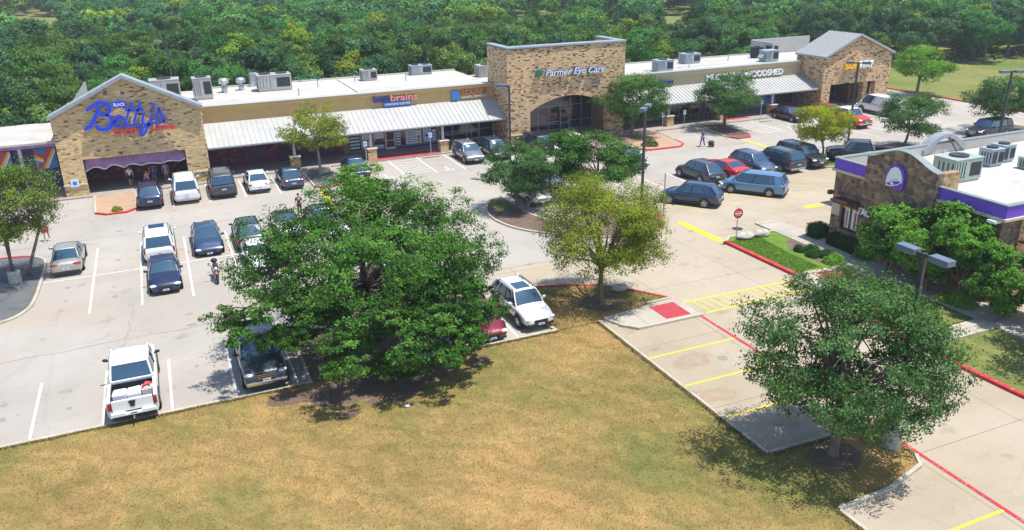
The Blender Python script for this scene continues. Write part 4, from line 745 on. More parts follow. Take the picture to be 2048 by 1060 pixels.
def vehicle(kind, name, cat, label, x, y, heading, col, group='parked cars', rails=False, sunroof=False, topcol=None, grille=True, trim=None):
    L, W, H, belt, hood, nose, cowl, rf, rr_, deck, dz, wb, tr = KIND[kind]; hw = W/2
    e = empty(name, (x, y, .012), R(heading), label, cat, group); pk = 'truck' if kind == 'pickup' else kind
    def bld(mb, nm, mat, par=e, **k):
        return mb.build(nm, mat, par, **k)
    gc = .20 if kind in ('sedan', 'coupe', 'ev', 'convertible', 'hatch', 'minivan') else .30
    def hp(y, zt, w_, lowr=0):
        return [(0, zt+.03), (.45*w_, zt+.022), (.78*w_, zt-.005), (.93*w_, zt-.06), (.985*w_, zt-.16), (w_, zt-(zt-gc)*.45), (.985*w_, gc+.14+lowr), (.90*w_, gc+lowr), (0, gc+lowr)]
    tail = -L/2
    if kind == 'pickup':
        st = [(deck-.12, belt, hw*.985), (deck+.1, belt, hw), (0, belt, hw), (cowl-.1, belt+.01, hw), (cowl+.15, hood, hw*.99), (L/2-.7, nose+.08, hw*.985), (L/2-.22, nose, hw*.95), (L/2-.06, nose-.13, hw*.88), (L/2, nose-.3, hw*.82)]
    elif kind == 'van':
        st = [(tail, dz-.15, hw*.93), (tail+.12, dz, hw*.985), (0, belt, hw), (cowl-.1, belt, hw*.99), (cowl+.2, hood-.05, hw*.96), (L/2-.3, nose, hw*.9), (L/2, nose-.3, hw*.78)]
    else:
        st = [(tail, dz-.32, hw*.84), (tail+.05, dz-.16, hw*.91), (tail+.2, dz-.05, hw*.965), (min(deck, tail+.5), dz-.01, hw*.99), (deck+.5, belt+.01, hw), (0, belt, hw), (cowl-.15, belt+.01, hw), (cowl+.12, hood, hw*.985), ((cowl+L/2)/2, (hood+nose)/2+.03, hw*.975), (L/2-.35, nose+.01, hw*.93), (L/2-.1, nose-.08, hw*.85), (L/2, nose-.22, hw*.74)]
    mb = lofts([(y_, hp(y_, z_, w_)) for y_, z_, w_ in st]); body = bld(mb, 'body', col, smooth=True, sub=1)
    # wheels with black arches
    for sy in (1, -1):
        wy = sy*wb/2+(.12 if kind not in ('van',) else 0)
        if kind == 'pickup': wy = sy*wb/2+.05
        for sx in (1, -1):
            ax = sx*hw
            mb = MB(); mb.lathe([(.001, -.02), (tr+.075, -.02), (tr+.075, .012), (.001, .012)] if True else [], (ax, wy, tr+.03), 'x', 20); ar = bld(mb, 'wheel_arch', 'blacktrim')
            w_ = empty_part('wheel', e); t0 = tr
            mb = MB(); q = sx*(hw-.075); mb.lathe([(t0*.6, -.10), (t0*.93, -.11), (t0, -.07), (t0, .07), (t0*.93, .105), (t0*.6, .10)], (q, wy, t0), 'x', 20); ty = mb.build('tyre', 'tyre', w_, smooth=True)
            mb = MB(); mb.lathe([(.001, .03*sx), (t0*.64, .03*sx), (t0*.66, .105*sx), (t0*.60, .112*sx), (t0*.57, .06*sx), (.001, .06*sx)], (q, wy, t0), 'x', 20)
            for k in range(5):
                a = k*2*math.pi/5+.3; r0, r1 = .03, t0*.6; ca, sa = math.cos(a), math.sin(a); wd = .035; X0, X1 = q+sx*.062, q+sx*.115
                mb.add([(X, wy+r_*ca-s_*wd*sa, t0+r_*sa+s_*wd*ca) for X in (X0, X1) for r_, s_ in ((r0, -1), (r0, 1), (r1, 1), (r1, -1))], [(0, 1, 2, 3), (7, 6, 5, 4), (0, 4, 5, 1), (1, 5, 6, 2), (2, 6, 7, 3), (3, 7, 4, 0)])
            mb.build('rim', 'rim', w_)
    # glasshouse
    bw, tw_ = hw*.925, hw*(.72 if kind not in ('van', 'pickup', 'fullsuv', 'suv') else .80); zr = H-.05
    if kind == 'van': bw, tw_ = hw*.97, hw*.84
    zc, zd = hood-.03, dz-.02
    A, B_ = (bw*.93, cowl, zc), (tw_*.93, rf, zr)          # A pillar
    D, E_ = (bw*.90, deck, zd), (tw_*.92, rr_, zr)         # rear pillar
    mir = lambda p: (-p[0], p[1], p[2])
    mb = MB(); patch(mb, mir(A), A, B_, mir(B_), .07, (0, .8, .5)); bld(mb, 'windshield', 'carglass', smooth=True)
    mb = MB(); patch(mb, D, mir(D), mir(E_), E_, .05, (0, -.9, .3)); bld(mb, 'rear_window', 'carglass' if kind != 'van' else col, smooth=True)
    for s_ in (1, -1):
        mb = MB(); f = (lambda p: (p[0]*s_, p[1], p[2]))
        n = 12; lo_, hi = [], []
        for i in range(n+1):
            t = i/n; yl = cowl+(deck-cowl)*t; yh = rf+(rr_-rf)*t; zb_ = belt-.02 if 0 < i < n else (zc if i == 0 else zd)
            lo_.append(f((bw*(.93+.07*math.sin(math.pi*t)**.5 if 0 < t < 1 else (.93 if t == 0 else .90)), yl, zb_))); hi.append(f((tw_*(.93+.07*math.sin(math.pi*t)**.5 if 0 < t < 1 else (.93 if t == 0 else .92)), yh, zr+.005*math.sin(math.pi*t))))
        mb.add(lo_+hi, [(i, i+1, n+2+i, n+1+i) for i in range(n)]); bld(mb, 'side_window', 'carglass', smooth=True); LO, HI = lo_, hi
    # roof slab + pillars in body colour
    tc = topcol or col; st = []; nrs = 7
    for i in range(nrs+1):
        t = i/nrs; yy = rf+.05+(rr_-.05-rf-.05)*t; wq = tw_*(.955+.06*math.sin(math.pi*t)**.5); zz = zr+(H-zr)*(.25+.75*math.sin(math.pi*(.12+.76*t)))
        st.append((yy, [(0, zz), (wq*.6, zz-.012), (wq*.88, zz-.035), (wq*1.0, zr+.0), (wq*.99, zr-.035), (0, zr-.03)]))
    roof = bld(lofts(st[::-1]), 'roof', tc, smooth=True)
    pr_ = .034
    for s_ in (1, -1):
        f = (lambda p: (p[0]*s_, p[1], p[2]))
        mb = MB(); mb.tube([f((A[0]*1.0, A[1]+.03, A[2]-.02)), f(((A[0]+B_[0])/2+.02, (A[1]+B_[1])/2+.0, (A[2]+B_[2])/2+.03)), f(B_)], pr_, 6); bld(mb, 'pillar', tc); mb = MB(); mb.tube([f(D), f(E_)], pr_*(1.5 if kind in ('sedan', 'coupe', 'ev', 'pickup') else 1.8), 6); bld(mb, 'pillar', tc)
        if kind not in ('coupe', 'convertible'):
            for t in ((.45,) if kind in ('sedan', 'ev', 'hatch', 'pickup') else (.38, .74)):
                yl = cowl+(deck-cowl)*t; yh = rf+(rr_-rf)*t; mb = MB(); mb.tube([f((bw*1.005, yl-.05, belt-.03)), f((tw_*1.005, yh, zr))], pr_*.9, 6); bld(mb, 'pillar', 'blacktrim' if t < .7 else tc)
        # solid quarter panel behind the last window
        if kind in ('crossover', 'suv', 'fullsuv', 'wagon', 'minivan', 'hatch', 'van', 'coupe', 'sedan'):
            q0 = .90 if kind in ('sedan', 'wagon') else .87
            if kind == 'van': q0 = .34
            if kind == 'van': q0 = .30
            i0 = max(1, min(11, round(q0*12))); of = lambda p: (p[0]+s_*.014, p[1], p[2]); lo2, hi2 = [of(p) for p in LO[i0:]], [of(p) for p in HI[i0:]]; n2 = len(lo2)
            mb = MB(); mb.add(lo2+hi2, [(i, i+1, n2+1+i, n2+i) for i in range(n2-1)]); bld(mb, 'quarter_panel', tc, smooth=True)
    if rails:
        for s_ in (1, -1): mb = MB(); mb.tube([(s_*tw_*.90, rf-.1, H-.04), (s_*tw_*.93, rf-.4, H+.035), (s_*tw_*.93, rr_+.35, H+.03), (s_*tw_*.90, rr_+.1, H-.05)], .022, 6); bld(mb, 'roof_rail', 'blacktrim')
    if sunroof: mb = MB(); mb.box(-tw_*.62, tw_*.62, rf-1.0, rf-.15, H-.02, H+.008); bld(mb, 'sunroof', 'carglass', bevel=.01)
    # lamps, grille, plates, mirrors, bumper
    zl = nose-.17
    for s_ in (1, -1):
        mb = MB(); mb.ell((s_*hw*.70, L/2-.20, zl+.02), (.24, .17, .085), 12, 8); bld(mb, 'headlight', 'headlamp', smooth=True)
        mb = MB()
        if kind in ('suv', 'fullsuv', 'van', 'minivan', 'pickup', 'crossover', 'wagon'): mb.cbox((s_*hw*.885, tail+.11 if kind != 'pickup' else tail+.06, dz-.28), (.13, .14, .36 if kind != 'crossover' else .20))
        else: mb.ell((s_*hw*.68, tail+.14, dz-.19), (.28, .14, .085), 12, 8)
        bld(mb, 'taillight', 'taillamp', smooth=False, bevel=.03 if kind in ('suv', 'fullsuv', 'van', 'minivan', 'pickup', 'crossover', 'wagon') else 0)
        mb = MB(); mb.ell((s_*(hw+.10), cowl-.32, belt+.10), (.12, .07, .08), 10, 6); mb.box(min(s_*hw*.94, s_*(hw+.06)), max(s_*hw*.94, s_*(hw+.06)), cowl-.36, cowl-.28, belt+.02, belt+.07); bld(mb, 'mirror', 'blacktrim' if kind in ('pickup',) or col in ('car_black',) else col, smooth=True)
    mb = MB(); mb.box(-hw*.42, hw*.42, L/2-.13, L/2-.005+.02, zl-.18, zl+.0 if kind not in ('pickup', 'suv', 'fullsuv') else zl+.08); bld(mb, 'grille', 'blacktrim', bevel=.02)
    if kind in ('pickup', 'suv', 'fullsuv', 'van', 'crossover'):
        mb = MB()
        for k in range(3): mb.box(-hw*.41, hw*.41, L/2+.017, L/2+.03, zl-.15+k*.085, zl-.125+k*.085)
        bld(mb, 'grille_bar', 'chrome')
    mb = MB(); mb.box(-hw*.80, hw*.80, L/2-.16, L/2+.012, gc+.02, gc+.16); bld(mb, 'front_bumper_trim', trim or 'blacktrim', bevel=.03); mb = MB(); mb.box(-hw*.84, hw*.84, tail-.012, tail+.16, gc+.02, gc+.20); bld(mb, 'rear_bumper_trim', trim or 'blacktrim', bevel=.03)
    for s_ in (1, -1): mb = MB(); mb.cbox((s_*hw*.962, .1, gc+.025), (hw*.065, wb-.8, .09)); bld(mb, 'sill', 'blacktrim')
    for yy, dy in ((L/2+.024, 1), (tail-.03, -1)):
        zz = zl-.22 if dy > 0 else dz-.42
        if kind == 'pickup' and dy < 0: zz = .62; yy = tail-.125
        mb = MB(); mb.box(-.17, .17, min(yy, yy+.015*dy), max(yy, yy+.015*dy), zz-.055, zz+.055); pl = bld(mb, 'number_plate', 'plate')
        mb = MB(); mb.box(-.11, .11, yy+(.016 if dy > 0 else -.019), yy+(.019 if dy > 0 else -.016), zz-.02, zz+.022); mb.build('plate_mark', 'plate_mark', pl)
    if kind == 'pickup':
        b0, b1 = tail+.06, deck-.125; zb_ = belt-.02; zf = .72
        mb = MB()
        for s_ in (1, -1):
            xo, xi = s_*hw*.985, s_*(hw*.985-.16); prof_ = [(xo*.94, gc+.1), (xo, gc+.3), (xo, zb_-.1), (xo*.975, zb_), (xi, zb_), (xi, zf), (xi, gc+.1)]
            if s_ < 0: prof_ = prof_[::-1]
            mb.ext(prof_, 'y', b1, b0)
        mb.box(-hw*.8, hw*.8, b0, b1, zf-.06, zf); mb.box(-hw*.82, hw*.82, b1-.05, b1, zf, zb_); bld(mb, 'bed', [col], bevel=.02)
        mb = MB(); mb.box(-hw*.80, hw*.80, b0+.1, b1-.06, zf+.005, zf+.02); mb.box(-hw*.815, -hw*.80, b0+.1, b1-.06, zf, zb_-.12); mb.box(hw*.80, hw*.815, b0+.1, b1-.06, zf, zb_-.12); mb.box(-hw*.8, hw*.8, b1-.075, b1-.055, zf, zb_-.05); bld(mb, 'bed_liner', 'blacktrim')
        mb = MB(); mb.box(-hw*.79, hw*.79, b0-.05, b0+.05, .70, zb_+.01); tg = bld(mb, 'tailgate', col, bevel=.025); mb = MB(); mb.box(-.13, .13, b0-.075, b0-.052, zb_-.18, zb_-.06); mb.build('handle', 'blacktrim', tg); 
        mb = MB(); mb.cbox((0, b0-.062, zb_-.27), (.18, .02, .16)); mb.build('emblem', 'blacktrim', tg, bevel=.03)
        mb = MB(); mb.ext([(-hw*.9, .52), (hw*.9, .52), (hw*.86, .70), (.34, .70), (.28, .62), (-.28, .62), (-.34, .70), (-hw*.86, .70)], 'y', tail-.12, tail+.08); bld(mb, 'rear_bumper', 'chrome' if col != 'car_white' else col, bevel=.03)
        mb = MB(); mb.box(-hw*.88, hw*.88, L/2-.12, L/2+.06, .48, .66); bld(mb, 'front_bumper', 'chrome' if col != 'car_white' else col, bevel=.04)
        mb = MB(); mb.box(-.18, .18, rr_-.06, rr_-.03, H-.12, H-.07); bld(mb, 'brake_lamp', 'taillamp')
        mb = MB(); mb.box(-hw*.82, hw*.82, deck-.19, deck-.10, belt+.005, belt+.05); bld(mb, 'bed_rail', col)
        mb = MB(); mb.tube([(0, tail-.1, .48), (0, tail-.32, .48), (0, tail-.32, .56)], .035, 6); bld(mb, 'tow_hitch', 'chrome')
    if kind == 'van':
        mb = MB(); mb.box(-hw*.9, -.02, tail-.006, tail+.05, .45, 1.95); mb.box(.02, hw*.9, tail-.006, tail+.05, .45, 1.95); bld(mb, 'rear_door', col, bevel=.02)
    return e
def empty_part(name, par):
    o = bpy.data.objects.new(name, None); COL.objects.link(o); o.parent = par; o.empty_display_size = .1; return o
V = vehicle; G1, G2, G3, G4, G5 = 'cars nosed in to the left shops', 'cars in the double row', 'vehicles parked along the dry lawn', 'cars parked beside the restaurant drive', 'vehicles at the far end by the right tower'
def near(kind, yend): return yend+KIND[kind][0]/2
V('crossover', 'parked_car', 'car', 'small dark blue car next to the gravel bed under the left stone tower', -2.0, near('crossover', 67.2), 0, 'car_navy', G1)
V('fullsuv', 'parked_suv', 'suv', 'white suv with silver tailgate parked before the right pier of the left tower', .75, near('fullsuv', 67.5), 0, 'car_white', G1, rails=True, trim='car_silver')
V('fullsuv', 'parked_suv', 'suv', 'dark blue grey suv with tall red rear lamps beside the white suv', 3.6, near('fullsuv', 67.7), 0, 'car_darkgrey', G1, rails=True, sunroof=True)
V('sedan', 'parked_car', 'car', 'white sedan facing the shops between the dark suv and a grey sedan', 6.45, near('sedan', 68.0), 0, 'car_white', G1)
V('sedan', 'parked_car', 'car', 'dark grey sedan facing the shops next to the dark tree bed', 9.2, near('sedan', 67.9), 0, 'car_slate', G1)
V('sedan', 'parked_car', 'car', 'dark blue car facing out beside the small yellowish tree at the shops', 15.1, near('sedan', 68.7), 180, 'car_navy', G1)
V('crossover', 'parked_suv', 'suv', 'silver crossover facing out right of the empty accessible bay', 26.0, near('crossover', 68.9), 180, 'car_grey', G1)
V('crossover', 'parked_suv', 'suv', 'grey crossover partly hidden by the round trees, next to the silver one', 28.8, near('crossover', 69.0), 180, 'car_darkgrey', G1)
V('suv', 'parked_suv', 'suv', 'dark suv by the left foot of the middle tower', 33.3, near('suv', 69.2), 0, 'car_black', G1, rails=True)
V('sedan', 'parked_car', 'car', 'white sedan in front of the arched entrance, mostly behind trees', 37.0, near('sedan', 68.2), 180, 'car_white', G1)
V('sedan', 'parked_car', 'car', 'lone pale silver sedan next to the left gravel island', -7.05, near('sedan', 54.15), 0, 'car_beige', G2)
V('suv', 'parked_suv', 'suv', 'white suv with a black sunroof, tail to the dark blue sedan', -1.6, near('suv', 53.9), 0, 'car_white', G2, sunroof=True, rails=True, trim='car_silver')
V('sedan', 'parked_car', 'car', 'dark blue sedan facing the camera right behind the white suv', -1.45, near('sedan', 48.3), 180, 'car_navy', G2)
V('ev', 'parked_car', 'car', 'blue grey smooth nosed car with a dark glass roof, alone in its bay', 1.4, near('ev', 53.95), 180, 'car_blue', G2, topcol='carglass')
V('crossover', 'parked_suv', 'suv', 'black crossover with red tail lamps left of the white car with black roof', 4.1, near('crossover', 53.7), 0, 'car_black', G2, rails=True)
V('convertible', 'parked_car', 'car', 'white car with a black roof beside the oak crown', 6.85, near('convertible', 55.0), 180, 'car_white', G2, topcol='blacktrim')
V('sedan', 'parked_car', 'car', 'white car half under the left edge of the big oak', 4.2, near('sedan', 48.9), 180, 'car_white', G2)
V('sedan', 'parked_car', 'car', 'black car behind the upper edge of the big oak crown', 9.4, near('sedan', 55.4), 0, 'car_black', G2)
V('crossover', 'parked_suv', 'suv', 'white crossover glimpsed through the middle of the big oak', 9.4, near('crossover', 48.2), 180, 'car_white', G2)
V('pickup', 'pickup_truck', 'pickup truck', 'white pickup with boxes in its open bed, tail over the lawn kerb', -3.12, near('pickup', 33.75), 0, 'car_white', G3)
V('pickup', 'pickup_truck', 'pickup truck', 'black pickup with chrome grille facing the lawn in the oak shade', 2.4, near('pickup', 34.0), 180, 'car_darkgrey', G3)
V('sedan', 'parked_car', 'car', 'maroon sedan nosed to the lawn under the right edge of the oak', 13.45, near('sedan', 34.1), 180, 'car_maroon', G3)
V('wagon', 'parked_car', 'car', 'white wagon with black roof rails and sunroof nosed to the lawn', 16.0+.2, near('wagon', 34.45), 182, 'car_white', G3, rails=True, sunroof=True)
V('crossover', 'parked_suv', 'suv', 'silver crossover behind the two round trees of the mid island', 25.7, near('crossover', 54.0), 180, 'car_silver', G4)
V('sedan', 'parked_car', 'car', 'white sedan glimpsed behind the trees of the mid island', 29.0, 60.4, 180, 'car_white', G4)
V('sedan', 'parked_car', 'car', 'dark blue sedan driving in the aisle by the light pole', 38.5, 62.6, 176, 'car_navy', G4)
V('crossover', 'parked_suv', 'suv', 'dark grey crossover leftmost in the row beside the red coupe', 41.1, 55.4, 4, 'car_darkgrey', G4, rails=True)
V('coupe', 'parked_car', 'car', 'bright red muscle coupe parked between two dark cars', 43.9, 55.7, 4, 'car_red', G4)
V('crossover', 'parked_suv', 'suv', 'steel blue crossover facing out right of the red coupe', 46.9, 55.6, 182, 'car_steel', G4)
V('suv', 'parked_suv', 'suv', 'dark suv with silver roof, tail out, between two out facing cars', 49.6, 55.5, 3, 'car_darkgrey', G4, rails=True, trim='car_silver')
V('suv', 'parked_suv', 'suv', 'black suv facing out at the right end of the row by the green bed', 52.4, 55.7, 182, 'car_black', G4)
AN = math.degrees(math.atan2(.63, .78))
V('crossover', 'parked_suv', 'suv', 'dark blue crossover parked aslant nearest the island lamp', 36.45, 49.9, AN, 'car_blue', G4, rails=True)
V('minivan', 'parked_minivan', 'minivan', 'light blue minivan parked aslant in front of the red coupe', 42.6, 50.1, AN, 'car_lightblue', G4)
V('pickup', 'pickup_truck', 'pickup truck', 'black pickup by the tall pole behind the restaurant', 57.6, 53.9, AN+8, 'car_black', G5)
V('sedan', 'parked_car', 'car', 'very dark red sedan before the blue posters', 65.2, near('sedan', 69.6), 180, 'car_wine', G5)
V('sedan', 'parked_car', 'car', 'bright red sedan between the yellow tree and the right tower', 70.2, near('sedan', 68.8), 180, 'car_red', G5)
V('pickup', 'pickup_truck', 'pickup truck', 'red pickup with a white cab roof beside the tall pole', 68.7, 68.9-2.0, 180, 'car_red', G5, topcol='car_white')
V('van', 'cargo_van', 'van', 'white cargo van by the right stone tower', 76.6, 69.8, 0, 'car_white', G5)
V('suv', 'parked_suv', 'suv', 'dark suv whose roof shows just over the restaurant roof', 76.5, 55.6, 92, 'car_black', G5)
# load in the white pickup's bed
M('cardboard', (.55, .53, .50), .8, var=.1); M('coolerred', (.5, .05, .07), .5, var=.1)
for i, (x, y, w_, d, h, mt, lb) in enumerate([(-3.62, 34.75, .55, .5, .35, 'plate', 'pale bag nearest the left side of the pickup bed'), (-3.05, 34.8, .55, .6, .30, 'posterpale', 'white box in the middle of the pickup bed'), (-2.5, 34.85, .52, .45, .36, 'cardboard', 'grey crate under red cloth in the pickup bed')]):
    mb = MB(); mb.cbox((x, y, .76+h/2), (w_, d, h), .1*i-.1).cbox((x+.03, y+.02, .77+h+.02), (w_*.9, d*.85, .05), .1*i); mb.build('cargo_box', mt, bevel=.03, label=lb, cat='box')
mb = MB(); mb.tube([(-2.7, 34.7, 1.2), (-2.5, 34.85, 1.27), (-2.3, 34.95, 1.2)], [.05, .09, .04], 8).tube([(-2.55, 35.05, 1.2), (-2.4, 34.7, 1.24)], [.07, .04], 8); mb.build('red_cloth', 'coolerred', smooth=True, label='rumpled red cloth on the crate in the pickup bed', cat='cloth')

# ------------------------------------------------------------------ motorcycle
mc = empty('motorcycle', (1.45, 49.6, .012), R(180), 'black motorcycle with orange trim standing in the bay beside the dark blue sedan', 'motorcycle'); M('orange', (.75, .16, .02), .4, var=0)
for y in (.72, -.72):
    w_ = empty_part('wheel', mc); mb = MB(); mb.lathe([(.22, -.05), (.29, -.06), (.32, 0), (.29, .06), (.22, .05)], (0, y, .32), 'x', 22); mb.build('tyre', 'tyre', w_, smooth=True)
    mb = MB(); mb.lathe([(.001, -.03), (.22, -.035), (.22, .035), (.001, .03)], (0, y, .32), 'x', 18); mb.build('rim', 'rim', w_)
mb = MB(); [mb.tube([(s_*.09, .72, .32), (s_*.1, .5, .78), (s_*.1, .42, .95)], .028, 8) for s_ in (1, -1)]; mb.build('fork', 'chrome', mc)
mb = MB(); mb.ell((0, .12, .84), (.17, .32, .15), 12, 8).ell((0, .12, .45), (.18, .26, .22), 12, 8).tube([(0, -.1, .75), (0, -.5, .72), (0, -.82, .82)], [.12, .11, .05], 8); mb.build('body', 'car_black', mc, smooth=True)
mb = MB(); mb.ell((0, -.32, .84), (.15, .36, .07), 12, 6); mb.build('seat', 'blacktrim', mc, smooth=True)
mb = MB(); mb.tube([(-.42, .26, 1.04), (-.2, .38, 1.02), (.2, .38, 1.02), (.42, .26, 1.04)], .022, 8); mb.build('handlebar', 'blacktrim', mc)
mb = MB(); [mb.ell((s_*.36, .34, 1.17), (.08, .03, .05), 8, 6) for s_ in (1, -1)]; mb.build('mirror', 'blacktrim', mc)
mb = MB(); mb.ell((0, .56, .88), (.11, .1, .11), 10, 8); mb.build('headlight', 'headlamp', mc, smooth=True); mb = MB(); mb.ell((0, .72, .66), (.08, .24, .06), 10, 6); mb.build('fender', 'orange', mc, smooth=True)
mb = MB(); mb.tube([(.16, .1, .3), (.19, -.4, .34), (.2, -.85, .45)], [.03, .045, .05], 8); mb.build('exhaust', 'chrome', mc); mb = MB(); mb.ell((0, -.72, .98), (.2, .18, .16), 10, 8); mb.build('top_case', 'blacktrim', mc, smooth=True)
mb = MB(); [mb.ell((s_*.16, .15, .8), (.03, .2, .07), 8, 6) for s_ in (1, -1)]; mb.build('side_panel', 'orange', mc, smooth=True)

# ------------------------------------------------------------------ people
M('skin', (.50, .30, .21), .6, var=.05); M('skintan', (.36, .20, .13), .6, var=.05); M('hairdark', (.03, .02, .015), .7, var=.2); M('hairblond', (.35, .24, .12), .7, var=.2); M('shoe', (.55, .55, .57), .7, var=.1); M('eyewhite', (.02, .015, .012), .3, var=0)
for nm, c in (('cloth_white', (.66, .66, .68)), ('cloth_black', (.02, .02, .03)), ('cloth_pink', (.70, .28, .26)), ('cloth_purple', (.17, .12, .38)), ('cloth_lilac', (.38, .36, .55)), ('cloth_blue', (.03, .09, .40)), ('cloth_denim', (.08, .14, .34)), ('cloth_red', (.62, .04, .07)), ('cloth_grey', (.22, .22, .22))): M(nm, c, .9, var=.12, vs_=6)
def skin_obj(name, chains, mat, parent, root=0):
    vs_, es, rd = [], [], []; idx = {}
    for ch in chains:
        prev = None
        for p, r_ in ch:
            key = tuple(round(c, 4) for c in p)
            if key not in idx: idx[key] = len(vs_); vs_.append(p); rd.append(r_)
            i = idx[key]
            if prev is not None and prev != i: es.append((prev, i))
            prev = i
    me = bpy.data.meshes.new(name); me.from_pydata(vs_, es, []); me.materials.append(MATS[mat]); o = bpy.data.objects.new(name, me); COL.objects.link(o); o.parent = parent
    o.modifiers.new('skin', 'SKIN'); sk = me.skin_vertices[0].data
    for i, r_ in enumerate(rd): sk[i].radius = (r_, r_); sk[i].use_root = (i == root)
    q = o.modifiers.new('s', 'SUBSURF'); q.levels = 1; q.render_levels = 1; o.modifiers['skin'].use_smooth_shade = True
    return o
def person(x, y, z, heading, label, top, bottom, hair='hairdark', pose='stand', sk='skin', shorts=True, h=1.72, longhair=False):
    k = h/1.72; e = empty('person', (x, y, z), R(heading), label, 'person')
    S = lambda p: (p[0]*k, p[1]*k, p[2]*k)
    hip, ch, nk = (0, 0, .93), (0, .01, 1.30), (0, .0, 1.46)
    if pose == 'sit': hip, ch, nk = (0, 0, .50), (0, .03, .86), (0, .05, 1.02)
    if pose == 'lean': ch, nk = (0, .10, 1.28), (0, .15, 1.42)
    hd = (nk[0], nk[1]+.02, nk[2]+.17)
    st_ = {'stand': .0, 'walk': .22, 'lean': .05, 'sit': 0, 'up': .05}[pose]
    body = [[(S(hip), .12*k), (S(((hip[0]+ch[0])/2, (hip[1]+ch[1])/2, (hip[2]+ch[2])/2)), .105*k), (S(ch), .13*k), (S(nk), .05*k), (S((nk[0], nk[1]+.01, nk[2]+.07)), .048*k)]]
    legs = []; arms = []
    for s_ in (1, -1):
        if pose == 'sit': kn, an, toe = (s_*.12, .40, .48), (s_*.13, .42, .09), (s_*.13, .58, .04)
        else: kn, an, toe = (s_*.10, st_*s_*.5+.02, .49), (s_*.11, st_*s_*.9-.02, .08), (s_*.12, st_*s_*.9+.14, .035)
        th = (s_*.095, hip[1]+.0, hip[2]-.06)
        leg = [(S(hip), .12*k), (S(th), .085*k), (S(kn), .055*k), (S(((kn[0]+an[0])/2, (kn[1]+an[1])/2-.015, kn[2]*.72+an[2]*.28)), .052*k), (S(an), .035*k), (S(toe), .034*k)]; legs.append(leg); body.append(leg)
        sh = (s_*.18, ch[1]-.01, ch[2]+.10); el, wr = (s_*.25, ch[1]-.03-st_*s_*.5, ch[2]-.18), (s_*.25, ch[1]+.10-st_*s_*.8, ch[2]-.42)
        if pose in ('up',) or (pose == 'sit' and s_ > 0): el, wr = (s_*.34, ch[1]+.10, ch[2]+.22), (s_*.34, ch[1]+.16, ch[2]+.46)
        if pose == 'lean': el, wr = (s_*.25, ch[1]+.10, ch[2]-.16), (s_*.18, ch[1]+.34, ch[2]-.22)
        d = (Vector(wr)-Vector(el)).normalized(); palm = tuple(Vector(wr)+d*.07); side = Vector((0, 1, 0)) if abs(d.y) < .7 else Vector((0, 0, 1))
        arm = [(S(ch), .13*k), (S(sh), .058*k), (S(el), .042*k), (S(wr), .027*k), (S(palm), .030*k)]; arms.append(arm); body.append(arm)
        for j, ln in enumerate((.075, .085, .08, .062)):
            b0 = Vector(palm)+side*(.027-.018*j)+d*.015; b1 = b0+d*ln*.55; b2 = b1+d*ln*.4-Vector((s_*.018, 0, 0)); body.append([(S(palm), .030*k), (S(tuple(b0)), .009*k), (S(tuple(b1)), .009*k), (S(tuple(b2)), .008*k)])
        t0 = Vector(wr)+d*.02+side*.03; body.append([(S(wr), .027*k), (S(tuple(t0)), .011*k), (S(tuple(t0+d*.045+side*.012)), .010*k)])
    body.append([(S((nk[0], nk[1]+.01, nk[2]+.07)), .048*k), (S((hd[0], hd[1], hd[2]-.04)), .075*k), (S((hd[0], hd[1]-.01, hd[2]+.04)), .085*k), (S((hd[0], hd[1]-.01, hd[2]+.09)), .055*k)])
    bo = skin_obj('body', body, sk, e)
    mb = MB(); mb.ell(S((hd[0], hd[1]-.025, hd[2]+.055)), (.092*k, .098*k, .09*k), 12, 8)
    if longhair: mb.ell(S((hd[0], hd[1]-.075, hd[2]-.06)), (.08*k, .045*k, .15*k), 10, 8)
    mb.build('hair', hair, e, smooth=True)
    mb = MB(); [mb.ell(S((hd[0]+s_*.032, hd[1]+.083, hd[2]+.01)), (.011*k, .008*k, .008*k), 8, 6) for s_ in (1, -1)]; mb.ell(S((hd[0], hd[1]+.078, hd[2]-.06)), (.025*k, .008*k, .006*k), 8, 6); mb.build('face_features', 'eyewhite', e)
    mb = MB(); mb.ell(S((hd[0], hd[1]+.095, hd[2]-.022)), (.013*k, .018*k, .022*k), 8, 6); [mb.ell(S((hd[0]+s_*.09, hd[1]-.005, hd[2]-.005)), (.012*k, .022*k, .03*k), 8, 6) for s_ in (1, -1)]; mb.build('nose_and_ears', sk, e, smooth=True)
    g_ = .016
    sh_ = [[(p, r_+g_) for p, r_ in body[0][:4]]]+[[(a[0][0], a[0][1]+g_), (a[1][0], a[1][1]+g_), (tuple(Vector(a[1][0])*.35+Vector(a[2][0])*.65), a[2][1]+g_+.008)] for a in arms]
    sh_[0][3] = (sh_[0][3][0], .055*k); skin_obj('shirt', sh_, top, e)
    sh_ = [[(l_[0][0], l_[0][1]+g_+.004), (l_[1][0], l_[1][1]+g_+.006), (tuple(Vector(l_[1][0])*.25+Vector(l_[2][0])*.75), l_[2][1]+g_+.02)] if shorts else [(l_[0][0], l_[0][1]+g_+.004), (l_[1][0], l_[1][1]+g_+.004), (l_[2][0], l_[2][1]+g_), (l_[4][0], l_[4][1]+g_)] for l_ in legs]
    skin_obj('shorts' if shorts else 'trousers', sh_, bottom, e)
    for l_ in legs:
        a, t = Vector(l_[4][0]), Vector(l_[5][0]); mb = MB(); mb.ell(tuple((a*.5+t*.5)+Vector((0, 0, -.005))), (.048*k, .135*k, .05*k), 10, 6); mb.build('shoe', 'shoe', e, smooth=True)
    return e
person(-3.45, 75.3, .13, 10, 'person in a white top and black shorts standing before the dark wall', 'cloth_white', 'cloth_black', pose='walk')
person(-2.1, 75.2, .13, 30, 'person in a pink top with an arm raised, crouched low before the dark wall', 'cloth_pink', 'cloth_denim', pose='sit', shorts=False)
